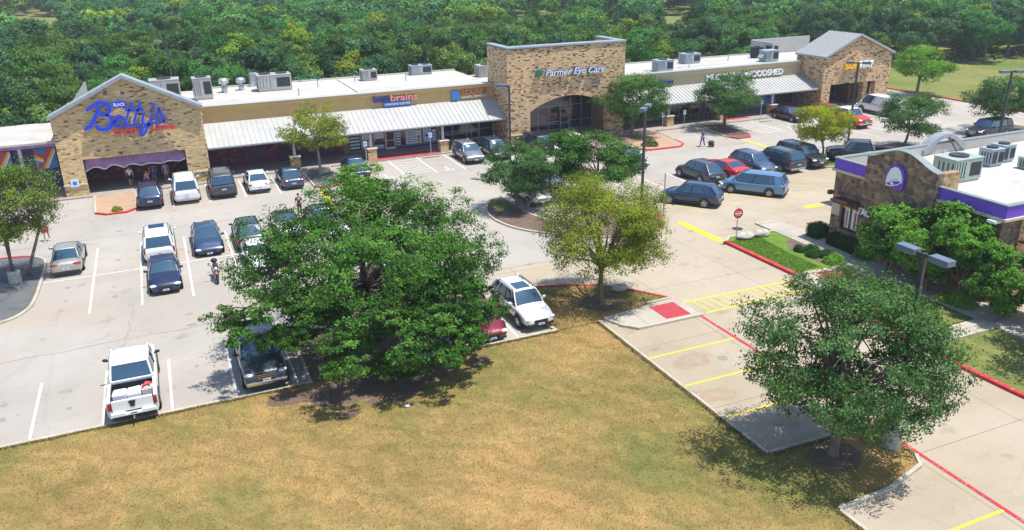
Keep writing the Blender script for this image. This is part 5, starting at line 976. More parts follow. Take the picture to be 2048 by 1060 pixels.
person(-1.55, 76.0, .13, 0, 'person in purple clothes between the pink top and the lilac top', 'cloth_purple', 'cloth_purple', longhair=True)
person(-.55, 75.7, .13, 180, 'person in a lilac outfit nearest the right pier of the left tower', 'cloth_lilac', 'cloth_lilac')
person(-8.85, 62.5, .012, 175, 'person in red shorts walking below the left edge tree', 'cloth_grey', 'cloth_red', pose='walk', sk='skintan')
person(48.6, 65.3, .012, 95, 'person in blue clothes walking across the lane with a dark cart', 'cloth_blue', 'cloth_blue', pose='walk', shorts=False)
person(8.35, 60.4, .012, 180, 'person in dark clothes standing near the top edge of the big oak', 'cloth_black', 'cloth_black', shorts=False)
mb = MB(); mb.ell((49.35, 64.9, .42), (.34, .26, .22), 12, 8); kt = mb.build('trolley', 'blacktrim', smooth=True, label='small dark two wheeled cart behind the person in blue', cat='cart')
for s_ in (1, -1): mb = MB(); mb.lathe([(.001, -.03), (.17, -.03), (.17, .03), (.001, .03)], (49.4+s_*.02, 64.9+s_*.26, .18), 'y', 14); mb.build('wheel', 'tyre', kt)
mb = MB(); mb.tube([(49.1, 64.95, .5), (48.85, 65.1, .95)], .018, 6); mb.build('handle', 'darkframe', kt)

# ------------------------------------------------------------------ lamp posts, signs, boulders
M('polebronze', (.075, .07, .085), .5, .4, var=.1); M('lamphead', (.16, .20, .27), .45, .4, var=.08); M('concretedrum', (.42, .39, .35), .9, var=.15); M('lens', (.45, .47, .50), .2, var=0)
def lamp(x, y, h, heads, label, drum=True, r0=.10):
    e = empty('light_pole', (x, y, 0), 0, label, 'light pole', 'parking lot light poles'); mb = MB()
    mb.cbox((0, 0, h/2+.3), (r0*1.5, r0*1.5, h-.6)); mb.build('pole', 'polebronze', e, bevel=.01)
    if drum: mb = MB(); mb.lathe([(.36, 0), (.36, .72), (.33, .76), (.001, .76)], (0, 0, .05), n=24); mb.build('concrete_base', 'concretedrum', e, smooth=False, bevel=.02)
    for dx, dy in heads:
        a = math.atan2(dy, dx); mb = MB(); mb.cbox((dx*.18, dy*.18, h-.08), (.30, .07, .10), a); mb.build('arm', 'polebronze', e)
        mb = MB(); cx, cy = dx*.72, dy*.72; mb.cbox((cx, cy, h-.05), (.80, .40, .22), a); hd = mb.build('lamp_head', 'lamphead', e, bevel=.015); mb = MB(); mb.cbox((cx, cy, h-.175), (.62, .32, .025), a); mb.build('lens', 'lens', hd)
    return e
lamp(24.2, 19.1, 8.15, [(0, 1), (0, -1)], 'tall two headed light pole behind the large tree at lower right')
lamp(26.5, 62.1, 8.15, [(-.6, .8)], 'single headed pole standing before the left edge of the middle tower')
lamp(31.0, 48.4, 8.15, [(.7, .7), (-.7, -.7)], 'light pole rising behind the yellow green tree')
lamp(60.4, 58.2, 8.2, [(-.7, .7), (.7, -.7)], 'tall light pole crossing in front of the right stone tower')
lamp(67.1, 47.7, 8.15, [(.9, -.3), (-.9, .3)], 'two headed light pole beyond the restaurant at the right edge')
lamp(1.45, 91.7, 10.6, [(-1, 0)], 'light pole far behind the left gable among the trees', False)
lamp(-9.9, 54.4, 8.0, [(-1, 0)], 'light pole on a concrete base in the dark gravel island at left')
M('signsteel', (.35, .36, .38), .4, .6, var=0)
def blue_sign(x, y, label, h=1.9, hc=True, z=.13):
    e = empty('accessible_parking_sign', (x, y, z), 0, label, 'sign', 'accessible parking signs'); mb = MB(); mb.tube([(0, 0, 0), (0, 0, h)], .03, 6); mb.build('post', 'postwhite', e)
    mb = MB(); mb.cbox((0, -.035, h-.24), (.34, .02, .46)); p = mb.build('panel', 'signlightblue', e); mb = MB(); mb.cbox((0, -.05, h-.2), (.2, .008, .2)); mb.build('symbol_field', 'signsoftblue', p)
    mb = MB(); mb.lathe([(.03, -.004), (.03, .004), (.001, .004)], (-.02, -.058, h-.13), 'y', 8).tube([(-.02, -.058, h-.16), (-.02, -.058, h-.21), (.04, -.058, h-.21), (.06, -.058, h-.26)], .009, 4).tube([(-.03+.055*math.cos(a), -.058, h-.235+.045*math.sin(a)) for a in [R(q) for q in range(100, 380, 35)]], .008, 4); mb.build('symbol', 'signwhite', p); return e
blue_sign(17.0, 74.55, 'accessible parking sign before the left windows of the learning centre'); blue_sign(23.4, 74.5, 'accessible parking sign before the right windows of the learning centre', 2.1)
blue_sign(49.1, 73.2, 'accessible parking sign left of the first stone pillar of the right shops', 1.9); blue_sign(52.0, 73.4, 'accessible parking sign right of the first stone pillar of the right shops', 1.9); blue_sign(62.4, 73.4, 'accessible parking sign by the crown of the right hand tree', 2.1)
e = empty('wall_sign', (-7.55, 73.82, 1.3), 0, 'small pale blue notice on the left pier of the left stone tower', 'sign'); mb = MB(); mb.box(-.3, .3, -.03, .03, -.35, .25); mb.build('panel', 'signlightblue', e); mb = MB(); mb.box(-.15, .15, -.04, -.034, -.2, .1); mb.build('symbol_field', 'signsoftblue', e)
e = empty('do_not_enter_sign', (33.5, 40.7, .1), R(-8), 'round red no entry sign on a thin post at the tip of the red kerb', 'sign'); mb = MB(); mb.tube([(0, 0, 0), (0, 0, 2.5)], .03, 8); mb.build('post', 'signsteel', e)
mb = MB(); mb.lathe([(.001, -.04), (.34, -.04), (.34, -.06), (.001, -.06)], (0, 0, 2.1), 'y', 28); p = mb.build('panel', 'signred', e); mb = MB(); mb.box(-.25, .25, -.067, -.0615, 2.06, 2.14); mb.build('bar', 'signwhite', p)
text_mesh('lettering', 'DO NOT', -.2, .2, 2.19, -.066, 'signwhite', p, h=.08, depth=.006); text_mesh('lettering', 'ENTER', -.17, .17, 1.93, -.066, 'signwhite', p, h=.08, depth=.006)
mb = MB(); mb.tube([(32.6, 47.9, 0), (32.6, 47.9, 3.3)], .045, 8); mb.build('marker_post', 'signsteel', label='bare thin steel post between the yellow green tree and the dark blue crossover', cat='post')
M('limerock', (.42, .40, .35), .95, var=.25, vs_=3)
def boulder(x, y, sx, sy, sz, seed, label, z=.08):
    rg = random.Random(seed); mb = MB(); mb.ell((0, 0, sz*.7), (sx, sy, sz), 14, 9)
    mb.v = [(a*(1+rg.uniform(-.16, .16)), b_*(1+rg.uniform(-.16, .16)), max(-.03, c*(1+rg.uniform(-.12, .10)))) for a, b_, c in mb.v]
    return mb.build('boulder', 'limerock', smooth=False, sub=1, loc=(x, y, z), label=label, cat='boulder', group='white limestone boulders')
boulder(22.55, 37.15, .55, .30, .26, 1, 'white boulder on the kerb beside the yellow green tree')
boulder(34.75, 41.25, .75, .42, .28, 2, 'longer white boulder nearer the no entry sign'); boulder(36.05, 41.2, .62, .45, .30, 3, 'white boulder at the far corner of the green lawn')
def wheelstop(x, y, rz, lab):
    mb = MB(); mb.cbox((0, 0, .07), (1.7, .15, .12)); o = mb.build('wheel_stop', 'concretedrum', bevel=.03, loc=(x, y, .01), label=lab, cat='wheel stop', group='concrete wheel stops'); o.rotation_euler = (0, 0, rz)
wheelstop(23.1, 73.6, 0, 'concrete wheel stop at the head of the empty accessible bay by the learning centre'); wheelstop(62.2, 72.2, 0, 'concrete wheel stop at the accessible bay of the right shops'); wheelstop(52.4, 49.6, -.6, 'lone wheel stop in the yellow lined bays near the restaurant')
mb = MB(); mb.lathe([(.38, 0), (.38, .008), (.001, .010)], (35.7, 43.3, .008), n=24); mb.build('manhole_cover', 'darkframe', label='round dark manhole cover beyond the no entry sign', cat='manhole cover')
mb = MB(); mb.box(45.3, 47.0, 44.2, 45.6, .01, .03); mb.build('drain_grate', 'darkframe', label='square dark drain grate beside the restaurant corner', cat='drain grate')
# ================================================================== vegetation
def quads_mesh(name, V4, tint, mats, extra=None):
    """V4: (n,4,3) leaf quads; extra: MB with wood geometry in slot 1"""
    n = len(V4); ev = np.array(extra.v, dtype=np.float32).reshape(-1, 3) if extra and extra.v else np.zeros((0, 3), np.float32)
    co = np.concatenate([V4.reshape(-1, 3).astype(np.float32), ev]); me = bpy.data.meshes.new(name); me.vertices.add(len(co)); me.vertices.foreach_set('co', co.ravel())
    ef = extra.f if extra else []; li = [np.arange(n*4, dtype=np.int32)]; st = [np.arange(n, dtype=np.int32)*4]; k = n*4; es = []
    for f in ef: es.append(k); k += len(f)
    if ef: li.append(np.array([i+n*4 for f in ef for i in f], dtype=np.int32)); st.append(np.array(es, dtype=np.int32))
    li = np.concatenate(li); st = np.concatenate(st); me.loops.add(len(li)); me.loops.foreach_set('vertex_index', li)
    me.polygons.add(len(st)); me.polygons.foreach_set('loop_start', st)
    for q in mats: me.materials.append(MATS[q])
    if ef and len(mats) > 1: mi = np.zeros(len(st), np.int32); mi[n:] = 1; me.polygons.foreach_set('material_index', mi)
    me.update(calc_edges=True)
    at = me.attributes.new('tint', 'FLOAT', 'POINT'); t = np.concatenate([np.repeat(tint, 4).astype(np.float32), np.full(len(ev), .5, np.float32)]); at.data.foreach_set('value', t)
    return me
def rdir(rg, n):
    d = rg.normal(size=(n, 3)); return d/np.linalg.norm(d, axis=1, keepdims=True)
def leaf_quads(rg, pos, out, size, asp=.55):
    n = len(pos); nr = out*.85+rdir(rg, n)*.65+np.array([0, 0, .22]); nr /= np.linalg.norm(nr, axis=1, keepdims=True)
    t = np.cross(nr, rdir(rg, n)); t /= np.linalg.norm(t, axis=1, keepdims=True)+1e-9; b = np.cross(nr, t); s = size*rg.uniform(.6, 1.25, n)[:, None]
    return np.stack([pos-t*s*.5, pos-b*s*asp*.5+nr*s*.08, pos+t*s*.5, pos+b*s*asp*.5+nr*s*.08], 1)
def crown(rg, c, Rx, Ry, Rz, nl, nleaf, size, lobe_r=.30, clump=.16, flat=.0, hole=.0):
    """leaves gathered in clumps, clumps in lobes, lobes through an uneven ellipsoid; returns quads, tints, lobe centres"""
    d = rdir(rg, nl); d[:, 2] = np.where(d[:, 2] < 0, d[:, 2]*.85, d[:, 2])
    rad = rg.uniform(.45, .88, nl)[:, None]**.7; L = d*rad; lr = lobe_r*rg.uniform(.65, 1.25, nl)
    per = max(8, int(nleaf/(nl*26))); Q, T = [], []
    S = np.array([Rx, Ry, Rz]); cc = np.array(c)
    for i in range(nl):
        nc = max(6, int(26*lr[i]/lobe_r)); cd_ = rdir(rg, nc); cd_[:, 2] = cd_[:, 2]*.8+.15; cp = L[i]+cd_*lr[i]*rg.uniform(.55, 1.05, nc)[:, None]
        keep = rg.random(nc) > hole; cp = cp[keep]; cd_ = cd_[keep]; nc = len(cp)
        if nc == 0: continue
        ct = rg.random(nc); cr = clump*rg.uniform(.6, 1.3, nc)
        idx = np.repeat(np.arange(nc), per); m_ = len(idx)
        off = rdir(rg, m_)*(rg.random(m_)[:, None]**.5)*cr[idx][:, None]; off[:, 2] *= .75
        p = cp[idx]+off; o = cp[idx]-L[i]*.6; o /= np.linalg.norm(o, axis=1, keepdims=True)+1e-6
        P_ = cc+p*S; Q.append(leaf_quads(rg, P_, o, size)); T.append(np.clip(.22*rg.random()+.38*ct[idx]+.4*rg.random(m_), 0, 1))
    return np.concatenate(Q), np.concatenate(T), cc+L*S
def wood(mb, rg, base, fork, lobes, r0, nl_=10, lean=None, n=7):
    """tapered trunk to the fork, curved limbs out to lobes, with twigs"""
    b, f = Vector(base), Vector(fork); mid = (b+f)/2+Vector((rg.uniform(-.12, .12), rg.uniform(-.12, .12), 0))
    mb.tube([b-Vector((0, 0, .1)), b+Vector((0, 0, .15)), mid, f], [r0*1.5, r0*1.08, r0*.92, r0*.8], 9)
    order = rg.permutation(len(lobes))[:nl_]
    for i in order:
        e = Vector(lobes[i]); d = e-f; h = f+d*.35+Vector((rg.uniform(-.2, .2), rg.uniform(-.2, .2), d.length*.08)); k = h+(e-h)*.5+Vector((0, 0, d.length*.05))
        rr_ = r0*rg.uniform(.32, .55); mb.tube([f-Vector((0, 0, r0)), h, k, e], [rr_*1.25, rr_*.8, rr_*.5, rr_*.22], n)
        for j in range(3):
            s = h+(e-h)*rg.uniform(.1, .8); t = s+Vector(rdir(rg, 1)[0])*d.length*.28+Vector((0, 0, .1)); mb.tube([s, (s+t)/2+Vector((0, 0, .05)), t], [rr_*.35, rr_*.22, rr_*.1], 5)
def tree(name, label, base, c, Rx, Ry, Rz, nl, nleaf, size, leaf, seed, r0=.16, fork=.35, bark='bark', lobe_r=.30, clump=.15, hole=0., group=None, stems=None, cat='tree', limbs=12, extra=(), gaps=(), k=1.08):
    Rx, Ry, Rz = Rx*k, Ry*k, Rz*min(k, 1.05)
    rg = np.random.default_rng(seed); e = empty(name, (base[0], base[1], .05), 0, label, cat, group)
    cl = (c[0]-base[0], c[1]-base[1], c[2]-.05); Q, T_, L = crown(rg, cl, Rx, Ry, Rz, nl, nleaf, size, lobe_r, clump, hole=hole)
    for ec, er, en, el in extra:
        q2, t2, l2 = crown(rg, (ec[0]-base[0], ec[1]-base[1], ec[2]-.05), *er, el, en, size, .34, clump*1.5, hole=hole); Q = np.concatenate([Q, q2]); T_ = np.concatenate([T_, t2]); L = np.concatenate([L, l2])
    for gx, gy, gz, gr in gaps:
        ok_ = np.linalg.norm((Q.mean(1)-np.array([gx-base[0], gy-base[1], gz-.05])), axis=1) > gr; Q, T_ = Q[ok_], T_[ok_]
    me = quads_mesh('crown', Q, T_, [leaf]); o = bpy.data.objects.new('crown', me); COL.objects.link(o); o.parent = e
    mb = MB(); zf = max(.6, cl[2]-Rz*fork)
    for s_ in (stems or [(0, 0)]): wood(mb, rg, (s_[0], s_[1], 0), (cl[0]*.5+s_[0]*1.8, cl[1]*.5+s_[1]*1.8, zf), L, r0, limbs)
    mb.build('trunk', bark, e, smooth=True); return e
leaf_mat('leaf_mixed', (.05, .10, .02), (.12, .19, .03), (.24, .32, .05))
# crowns sized in metres from the site survey
tree('live_oak', 'largest tree, wide dark green live oak between the black pickup and the maroon sedan', (7.4, 36.2), (8.0, 36.9, 4.5), 6.3, 5.7, 3.9, 130, 135000, .145, 'leaf_oak', 11, r0=.30, fork=.30, lobe_r=.21, clump=.075, hole=.14, limbs=34, k=1.0,
     extra=[((3.1, 35.4, 3.2), (2.6, 2.3, 1.8), 19000, 16), ((7.3, 31.2, 2.3), (3.0, 1.9, 1.7), 24000, 18), ((9.8, 31.4, 2.5), (2.4, 1.9, 1.5), 15000, 12), ((11.7, 33.4, 2.9), (2.2, 2.2, 1.6), 14000, 12), ((5.2, 32.8, 2.9), (1.9, 1.5, 1.3), 9000, 8)],
     gaps=[(8.0, 37.1, 3.5, .8), (7.76, 35.9, 4.0, .85), (7.5, 34.6, 4.5, .9), (7.22, 33.4, 5.0, .9), (6.95, 32.2, 5.5, .9)])
tree('shade_tree', 'big loose crowned tree over the two headed light pole at lower right', (21.7, 19.6), (21.9, 19.8, 4.2), 3.9, 3.9, 3.2, 80, 75000, .125, 'leaf_oak_bluish', 12, r0=.20, fork=.4, lobe_r=.24, clump=.10, hole=.12, k=1., limbs=26)
tree('cedar_elm', 'yellow green elm with thin twigs on the grass island inside the curved red kerb', (20.75, 36.2), (20.95, 36.4, 4.15), 3.5, 3.3, 3.3, 60, 60000, .12, 'leaf_olive', 13, r0=.15, fork=.55, lobe_r=.26, clump=.13, hole=.14, limbs=26)
rgy = np.random.default_rng(4)
G_ = 'round trees in the mid parking island'
tree('round_tree', 'dark round tree leftmost in the mid parking island', (23.6, 54.3), (23.9, 54.4, 2.95), 2.75, 2.7, 1.85, 34, 26000, .15, 'leaf_oak_bluish', 14, r0=.12, fork=.5, group=G_, stems=[(0, 0), (.5, -.6)])
tree('round_tree', 'green round tree rearmost in the mid parking island', (27.6, 56.6), (28.0, 56.6, 3.2), 2.9, 2.6, 1.9, 34, 24000, .15, 'leaf_oak', 15, r0=.12, group=G_)
tree('round_tree', 'green round tree in the mid parking island, nearest the light pole', (30.0, 53.4), (30.2, 53.4, 3.1), 3.3, 3.0, 2.0, 38, 30000, .15, 'leaf_oak', 16, r0=.13, group=G_)
tree('round_tree', 'low bright green tree just behind the big oak', (12.4, 57.0), (12.5, 57.0, 2.9), 2.1, 2.0, 1.35, 16, 9000, .17, 'leaf_bright', 17, r0=.10)
tree('honey_elm', 'yellowish tree in the dark bed before the left shop awning', (12.1, 71.6), (11.95, 71.4, 4.3), 2.95, 2.7, 2.2, 26, 13000, .17, 'leaf_olive', 18, r0=.13, fork=.7, bark='barkpale', hole=.1)
tree('shop_front_tree', 'green tree covering the right pier of the middle tower', (44.6, 72.2), (45.1, 72.2, 3.95), 3.75, 3.2, 2.45, 38, 26000, .17, 'leaf_oak', 19, r0=.15, fork=.5, group='trees before the right shops')
tree('shop_front_tree', 'dark bluish tree in the red kerbed bed before the right awning', (55.6, 71.0), (55.7, 71.0, 3.75), 3.3, 3.0, 2.3, 36, 26000, .18, 'leaf_oak_bluish', 20, r0=.16, fork=.45, group='trees before the right shops')
tree('yellow_tree', 'bright yellow green tree on the small green bed behind the parked row', (55.2, 56.0), (54.8, 56.0, 3.4), 2.45, 2.3, 1.95, 30, 22000, .14, 'leaf_yellow', 21, r0=.10, fork=.8)
tree('lot_tree', 'dark tree just behind the left end of the restaurant roof', (64.6, 55.4), (65.5, 55.3, 3.1), 3.3, 2.9, 2.15, 36, 24000, .17, 'leaf_oak_bluish', 22, r0=.13, fork=.5, hole=.1)
tree('field_tree', 'bright green tree on the grass field right of the right tower', (89.9, 76.3), (90.1, 76.3, 3.9), 3.6, 3.3, 2.3, 28, 15000, .24, 'leaf_bright', 23, r0=.20, fork=.6)
tree('lot_tree', 'dark spreading tree cut by the right edge above the restaurant roof', (80.2, 56.9), (79.6, 56.9, 3.9), 3.7, 3.3, 2.4, 36, 24000, .19, 'leaf_oak_bluish', 24, r0=.20, fork=.5, hole=.08)
tree('edge_tree', 'thin leafed green tree cut by the left edge beside the grey gravel island', (-10.2, 54.5), (-9.4, 54.4, 4.9), 2.9, 2.6, 2.7, 40, 28000, .14, 'leaf_mixed', 25, r0=.10, fork=.7, hole=.18, stems=[(0, 0), (-.9, -1.6), (.9, .9)])
tree('evergreen_tree', 'tallest bright leafed tree against the bell tower wall of the restaurant', (38.2, 32.4), (38.2, 32.2, 2.65), 1.9, 1.9, 2.05, 24, 24000, .18, 'leaf_ever', 26, r0=.10, fork=.6, stems=[(0, 0), (.3, .4)], group='trees along the restaurant wall')
tree('evergreen_tree', 'second bright leafed tree by the restaurant wall, nearer the lamp heads', (38.1, 29.6), (38.2, 29.7, 2.85), 1.9, 2.0, 2.3, 26, 25000, .18, 'leaf_ever', 27, r0=.10, fork=.6, group='trees along the restaurant wall')
tree('evergreen_tree', 'third bright leafed tree by the restaurant wall, left of the lower corner awning', (38.3, 27.6), (38.3, 27.9, 2.6), 1.7, 1.8, 2.0, 24, 20000, .18, 'leaf_ever', 33, r0=.09, fork=.6, group='trees along the restaurant wall')
tree('evergreen_tree', 'low bright leafed tree at the right edge below the restaurant trellis', (38.6, 25.2), (39.0, 25.3, 2.1), 1.8, 1.8, 1.8, 24, 20000, .18, 'leaf_ever', 28, r0=.09, fork=.6, group='trees along the restaurant wall')
tree('shade_tree', 'tree whose shade falls over the red kerb at the right edge', (37.6, 19.6), (37.6, 19.8, 4.0), 3.0, 3.0, 2.2, 26, 13000, .2, 'leaf_oak', 29, r0=.15)
def shrub(x, y, r_, h, mat, seed, name, label, group=None, n=1400, z=.1, size=.10):
    rg = np.random.default_rng(seed); d = rdir(rg, n); d[:, 2] = np.abs(d[:, 2]); k = rg.uniform(.72, 1.05, n)[:, None]; wob = 1+.12*np.sin(d[:, :1]*5+seed)
    p = d*k*wob*np.array([r_, r_, h]); me = quads_mesh(name, leaf_quads(rg, p, d, size), rg.random(n), [mat]); o = bpy.data.objects.new(name, me); COL.objects.link(o); o.location = (x, y, z)
    return tagp(o, label, 'shrub', group)
BG = 'rounded shrubs in the bed beside the green lawn'
for i, (x, y, r_, lb) in enumerate([(36.25, 37.7, .42, 'clipped round shrub at the far end of the bed beside the green lawn'), (36.9, 37.3, .50, 'clipped round shrub nearest the walk, second from the far end of the bed'), (36.35, 36.6, .48, 'clipped round shrub at the lawn side, middle of the bed'), (37.0, 36.2, .50, 'clipped round shrub nearest the walk, middle of the bed')]): shrub(x, y, r_, r_*.95, 'leaf_hedge', 40+i, 'round_shrub', lb, BG)
shrub(36.7, 35.2, .65, .55, 'leaf_bright', 50, 'leafy_shrub', 'lighter green loose shrub at the near end of the bed', n=1800)
shrub(44.2, 67.9, .9, .55, 'leaf_hedge', 51, 'leafy_shrub', 'dark green shrub in the gravel bed beyond the light pole', n=1800); shrub(44.8, 71.4, .35, .5, 'leaf_yellow', 52, 'leafy_shrub', 'small yellowish shrub under the shop front tree', n=700)
shrub(-4.5, 67.95, .42, .35, 'leaf_olive', 53, 'leafy_shrub', 'small olive shrub at the red tip of the left gravel bed', n=700); shrub(38.2, 27.4, .8, .8, 'leaf_bright', 54, 'leafy_shrub', 'bright shrub between the restaurant wall trees', n=2400); shrub(37.9, 28.3, .5, .4, 'leaf_yellow', 55, 'leafy_shrub', 'yellow green shrub at the near corner of the restaurant bed', n=1200)
shrub(38.9, 35.0, .6, 1.1, 'leaf_bright', 56, 'leafy_shrub', 'bright shrub at the foot of the bell tower left of the trees', n=1600)
def hedge(x0, x1, y0, y1, h, seed, label):
    rg = np.random.default_rng(seed); n = int(2200*((x1-x0)*(y1-y0)+(x1-x0+y1-y0)*h)*.55); u = rg.random((n, 3)); f = rg.integers(0, 5, n)
    u[f == 0, 0] = 0; u[f == 1, 0] = 1; u[f == 2, 1] = 0; u[f == 3, 1] = 1; u[f == 4, 2] = 1; p = np.array([x0, y0, .1])+u*np.array([x1-x0, y1-y0, h])+rg.normal(size=(n, 3))*.035
    o = (u-.5)*2; me = quads_mesh('hedge', leaf_quads(rg, p, o, .10), rg.random(n), ['leaf_hedge'], MB().box(x0+.06, x1-.06, y0+.06, y1-.06, .1, h)); me.materials.append(MATS['leaf_hedge']); ob = bpy.data.objects.new('hedge', me); COL.objects.link(ob); return tagp(ob, label, 'hedge')
hedge(38.7, 39.4, 34.9, 38.0, .75, 60, 'dark clipped hedge under the restaurant poster window'); hedge(38.75, 39.9, 38.95, 39.95, .85, 61, 'dark clipped hedge block at the far corner of the restaurant')
# ------------------------------------------------------------------ woodland
def wood_variant(seed, R_, H_, leaf, nl, nleaf, size):
    rg = np.random.default_rng(seed); Q, T_, L = crown(rg, (0, 0, H_*.60), R_, R_*rg.uniform(.85, 1.1), H_*.42, nl, nleaf, size, .28, .14, hole=.05); mb = MB(); wood(mb, rg, (0, 0, 0), (0, 0, H_*.38), L, .18, 6, n=5)
    return quads_mesh('woodland_tree', Q, T_, [leaf, 'bark'], mb)
VARS = []
for i, (R_, H_, lf) in enumerate([(3.6, 7.4, 'leaf_wood_green'), (3.1, 8.0, 'leaf_wood_dark'), (4.2, 7.8, 'leaf_wood_green'), (2.7, 6.4, 'leaf_wood_dark'), (3.4, 7.0, 'leaf_wood_yellow'), (3.9, 8.4, 'leaf_wood_green'), (3.0, 6.0, 'leaf_wood_green'), (3.3, 7.6, 'leaf_wood_dark')]):
    VARS.append((wood_variant(100+i, R_, H_, lf, 26, 12000, .29), lf))
rgw = random.Random(77); cells = []; ctr = [(25.6, 2.6, 148, 246), (34.6, 2.0, 152, 250), (30.3, .9, 135, 212), (-7.1, 2.8, 195, 330), (-1.9, .9, 165, 264), (12.6, 1.2, 240, 375)]
Y = 95.0
while Y < 520:
    st = 5.5 if Y < 150 else (6.0 if Y < 230 else 7.4); xl = -.42*Y+2; xr = 1.45*Y+25; X = xl
    while X < xr:
        x, y = X+rgw.uniform(-.42, .42)*st, Y+rgw.uniform(-.42, .42)*st
        az, rr_ = math.degrees(math.atan2(x, y)), math.hypot(x, y); ok = not any(abs(az-a)+rgw.uniform(-.4, .4) < hw_ and r0_ < rr_+rgw.uniform(-6, 6) < r1_ for a, hw_, r0_, r1_ in ctr)
        if x > 58 and y < 103 and x < 96: ok = False
        if 91 <= x < 122 and y < 103-(x-91)*.25: ok = False
        if x > 90 and y < 90: ok = False
        if x < -9 and y < 90: ok = ok
        if ok: cells.append((x, y))
        X += st
    Y += st*.92
for Yx in (87.5, 91.5):                       # trees right behind the lower left wing
    for k in range(9): cells.append((-44+k*4.3+rgw.uniform(-1, 1), Yx+rgw.uniform(-1, 1)))
for k in range(16): cells.append((121+rgw.uniform(0, 40), 62+rgw.uniform(0, 45)))
def vis(p):
    d = Vector((p[0], p[1], 4-CAM_H)); s = d.dot(fwd); return s > 0 and abs(d.dot(rgt)/s) < .70 and d.dot(upv)/s < .36
cells = [c for c in cells if vis(c)]
cells.sort(key=lambda p: p[0]**2+p[1]**2)
TINT = {'leaf_wood_green': 'mid green', 'leaf_wood_dark': 'dark green', 'leaf_wood_yellow': 'yellow green'}
def front(x, y):
    px = 1024+1620.65*(Vector((x, y, 5-CAM_H)).dot(rgt)/Vector((x, y, 5-CAM_H)).dot(fwd))
    for lim, s in ((60, 'the far left edge'), (125, 'the low left wing'), (185, 'the white rear parapet'), (245, 'the left gable peak'), (330, 'the far light pole'), (420, 'the twin dark units'), (500, 'the mushroom vents'), (600, 'the big roof unit'), (700, 'the bare left roof'), (780, 'the grey cube unit'), (880, 'the pale rear unit'), (990, 'the half hidden unit'), (1080, 'the middle tower left corner'), (1170, 'the middle tower centre'), (1255, 'the middle tower right corner'), (1345, 'the front right roof unit'), (1420, 'the second right roof unit'), (1520, 'the bare right roof'), (1610, 'the hooded roof unit'), (1700, 'the grey pitched roof'), (1790, 'the right tower gable'), (1880, 'the bright field tree'), (1960, 'the grass field'), (9999, 'the far right edge')):
        if px < lim: return s
NI = 290
for i, (x, y) in enumerate(cells[:NI]):
    w_ = [3, 3, 3, 3, 1, 3, 3, 3]; k = rgw.choices(range(8), w_)[0]; me, lf = VARS[k]
    o = bpy.data.objects.new('woodland_tree', me); COL.objects.link(o); s = rgw.choice((rgw.uniform(.6, .85), rgw.uniform(.85, 1.1), rgw.uniform(1.0, 1.25))); o.location = (x, y, -.05); o.rotation_euler = (0, 0, rgw.uniform(0, 6.28)); o.scale = (s*rgw.uniform(.9, 1.1), s, s*rgw.uniform(.85, 1.15))
    dist = math.hypot(x, y); row = 'at wood edge' if dist < 108 else ('inside the wood' if dist < 122 else ('deep in the wood' if dist < 140 else 'far into the wood'))
    size = 'small' if s < .85 else ('tall' if s > 1.0 else 'medium')
    tagp(o, f'{size} {TINT[lf]} tree {row} beyond {front(x, y)}', 'tree', 'woodland trees behind the shops')
# the far wood as one mass
far = cells[NI:]; rgf = np.random.default_rng(9)
protos = {}
for lf in TINT: protos[lf] = [crown(np.random.default_rng(200+i), (0, 0, 4.4), 3.9, 3.7, 3.0, 12, 1500, .70, .38, .20)[:2] for i in range(3)]
mats = list(TINT); QQ, TT, MI = [], [], []
for x, y in far:
    lf = rgw.choices(mats, [5, 3, 1])[0]; q, t = protos[lf][rgw.randrange(3)]; a = rgw.uniform(0, 6.28); ca, sa = math.cos(a), math.sin(a); s = rgw.uniform(.75, 1.2)
    M3 = np.array([[ca, -sa, 0], [sa, ca, 0], [0, 0, 1]])*s; sh = rgw.uniform(-.25, .25)
    QQ.append(q@M3.T+np.array([x, y, 0])); TT.append(np.clip(t+sh, 0, 1)); MI.append(np.full(len(q), mats.index(lf), np.int32))
me = quads_mesh('distant_woodland', np.concatenate(QQ), np.concatenate(TT), mats); me.polygons.foreach_set('material_index', np.concatenate(MI)); me.update()
o = bpy.data.objects.new('distant_woodland', me); COL.objects.link(o); tagp(o, 'mass of distant green tree crowns reaching the top of the view', 'woodland', kind='stuff')
print('near', len(cells[:NI]), 'far', len(far))
# undergrowth between the woodland trunks
pts = np.array(cells[:NI]); n = 9000; ii = rgf.integers(0, len(pts), n); p = np.concatenate([pts[ii]+rgf.normal(size=(n, 2))*2.6, rgf.random((n, 1))*.9], 1)
ok = (p[:, 1] > 92) | (p[:, 0] < -9.5); p = p[ok]; n = len(p)
me = quads_mesh('undergrowth', leaf_quads(rgf, p, np.tile([0, 0, 1.], (n, 1)), .8), rgf.random(n), ['leaf_wood_green']); o = bpy.data.objects.new('undergrowth', me); COL.objects.link(o); tagp(o, 'low brush on the floor of the wood', 'undergrowth', kind='stuff')
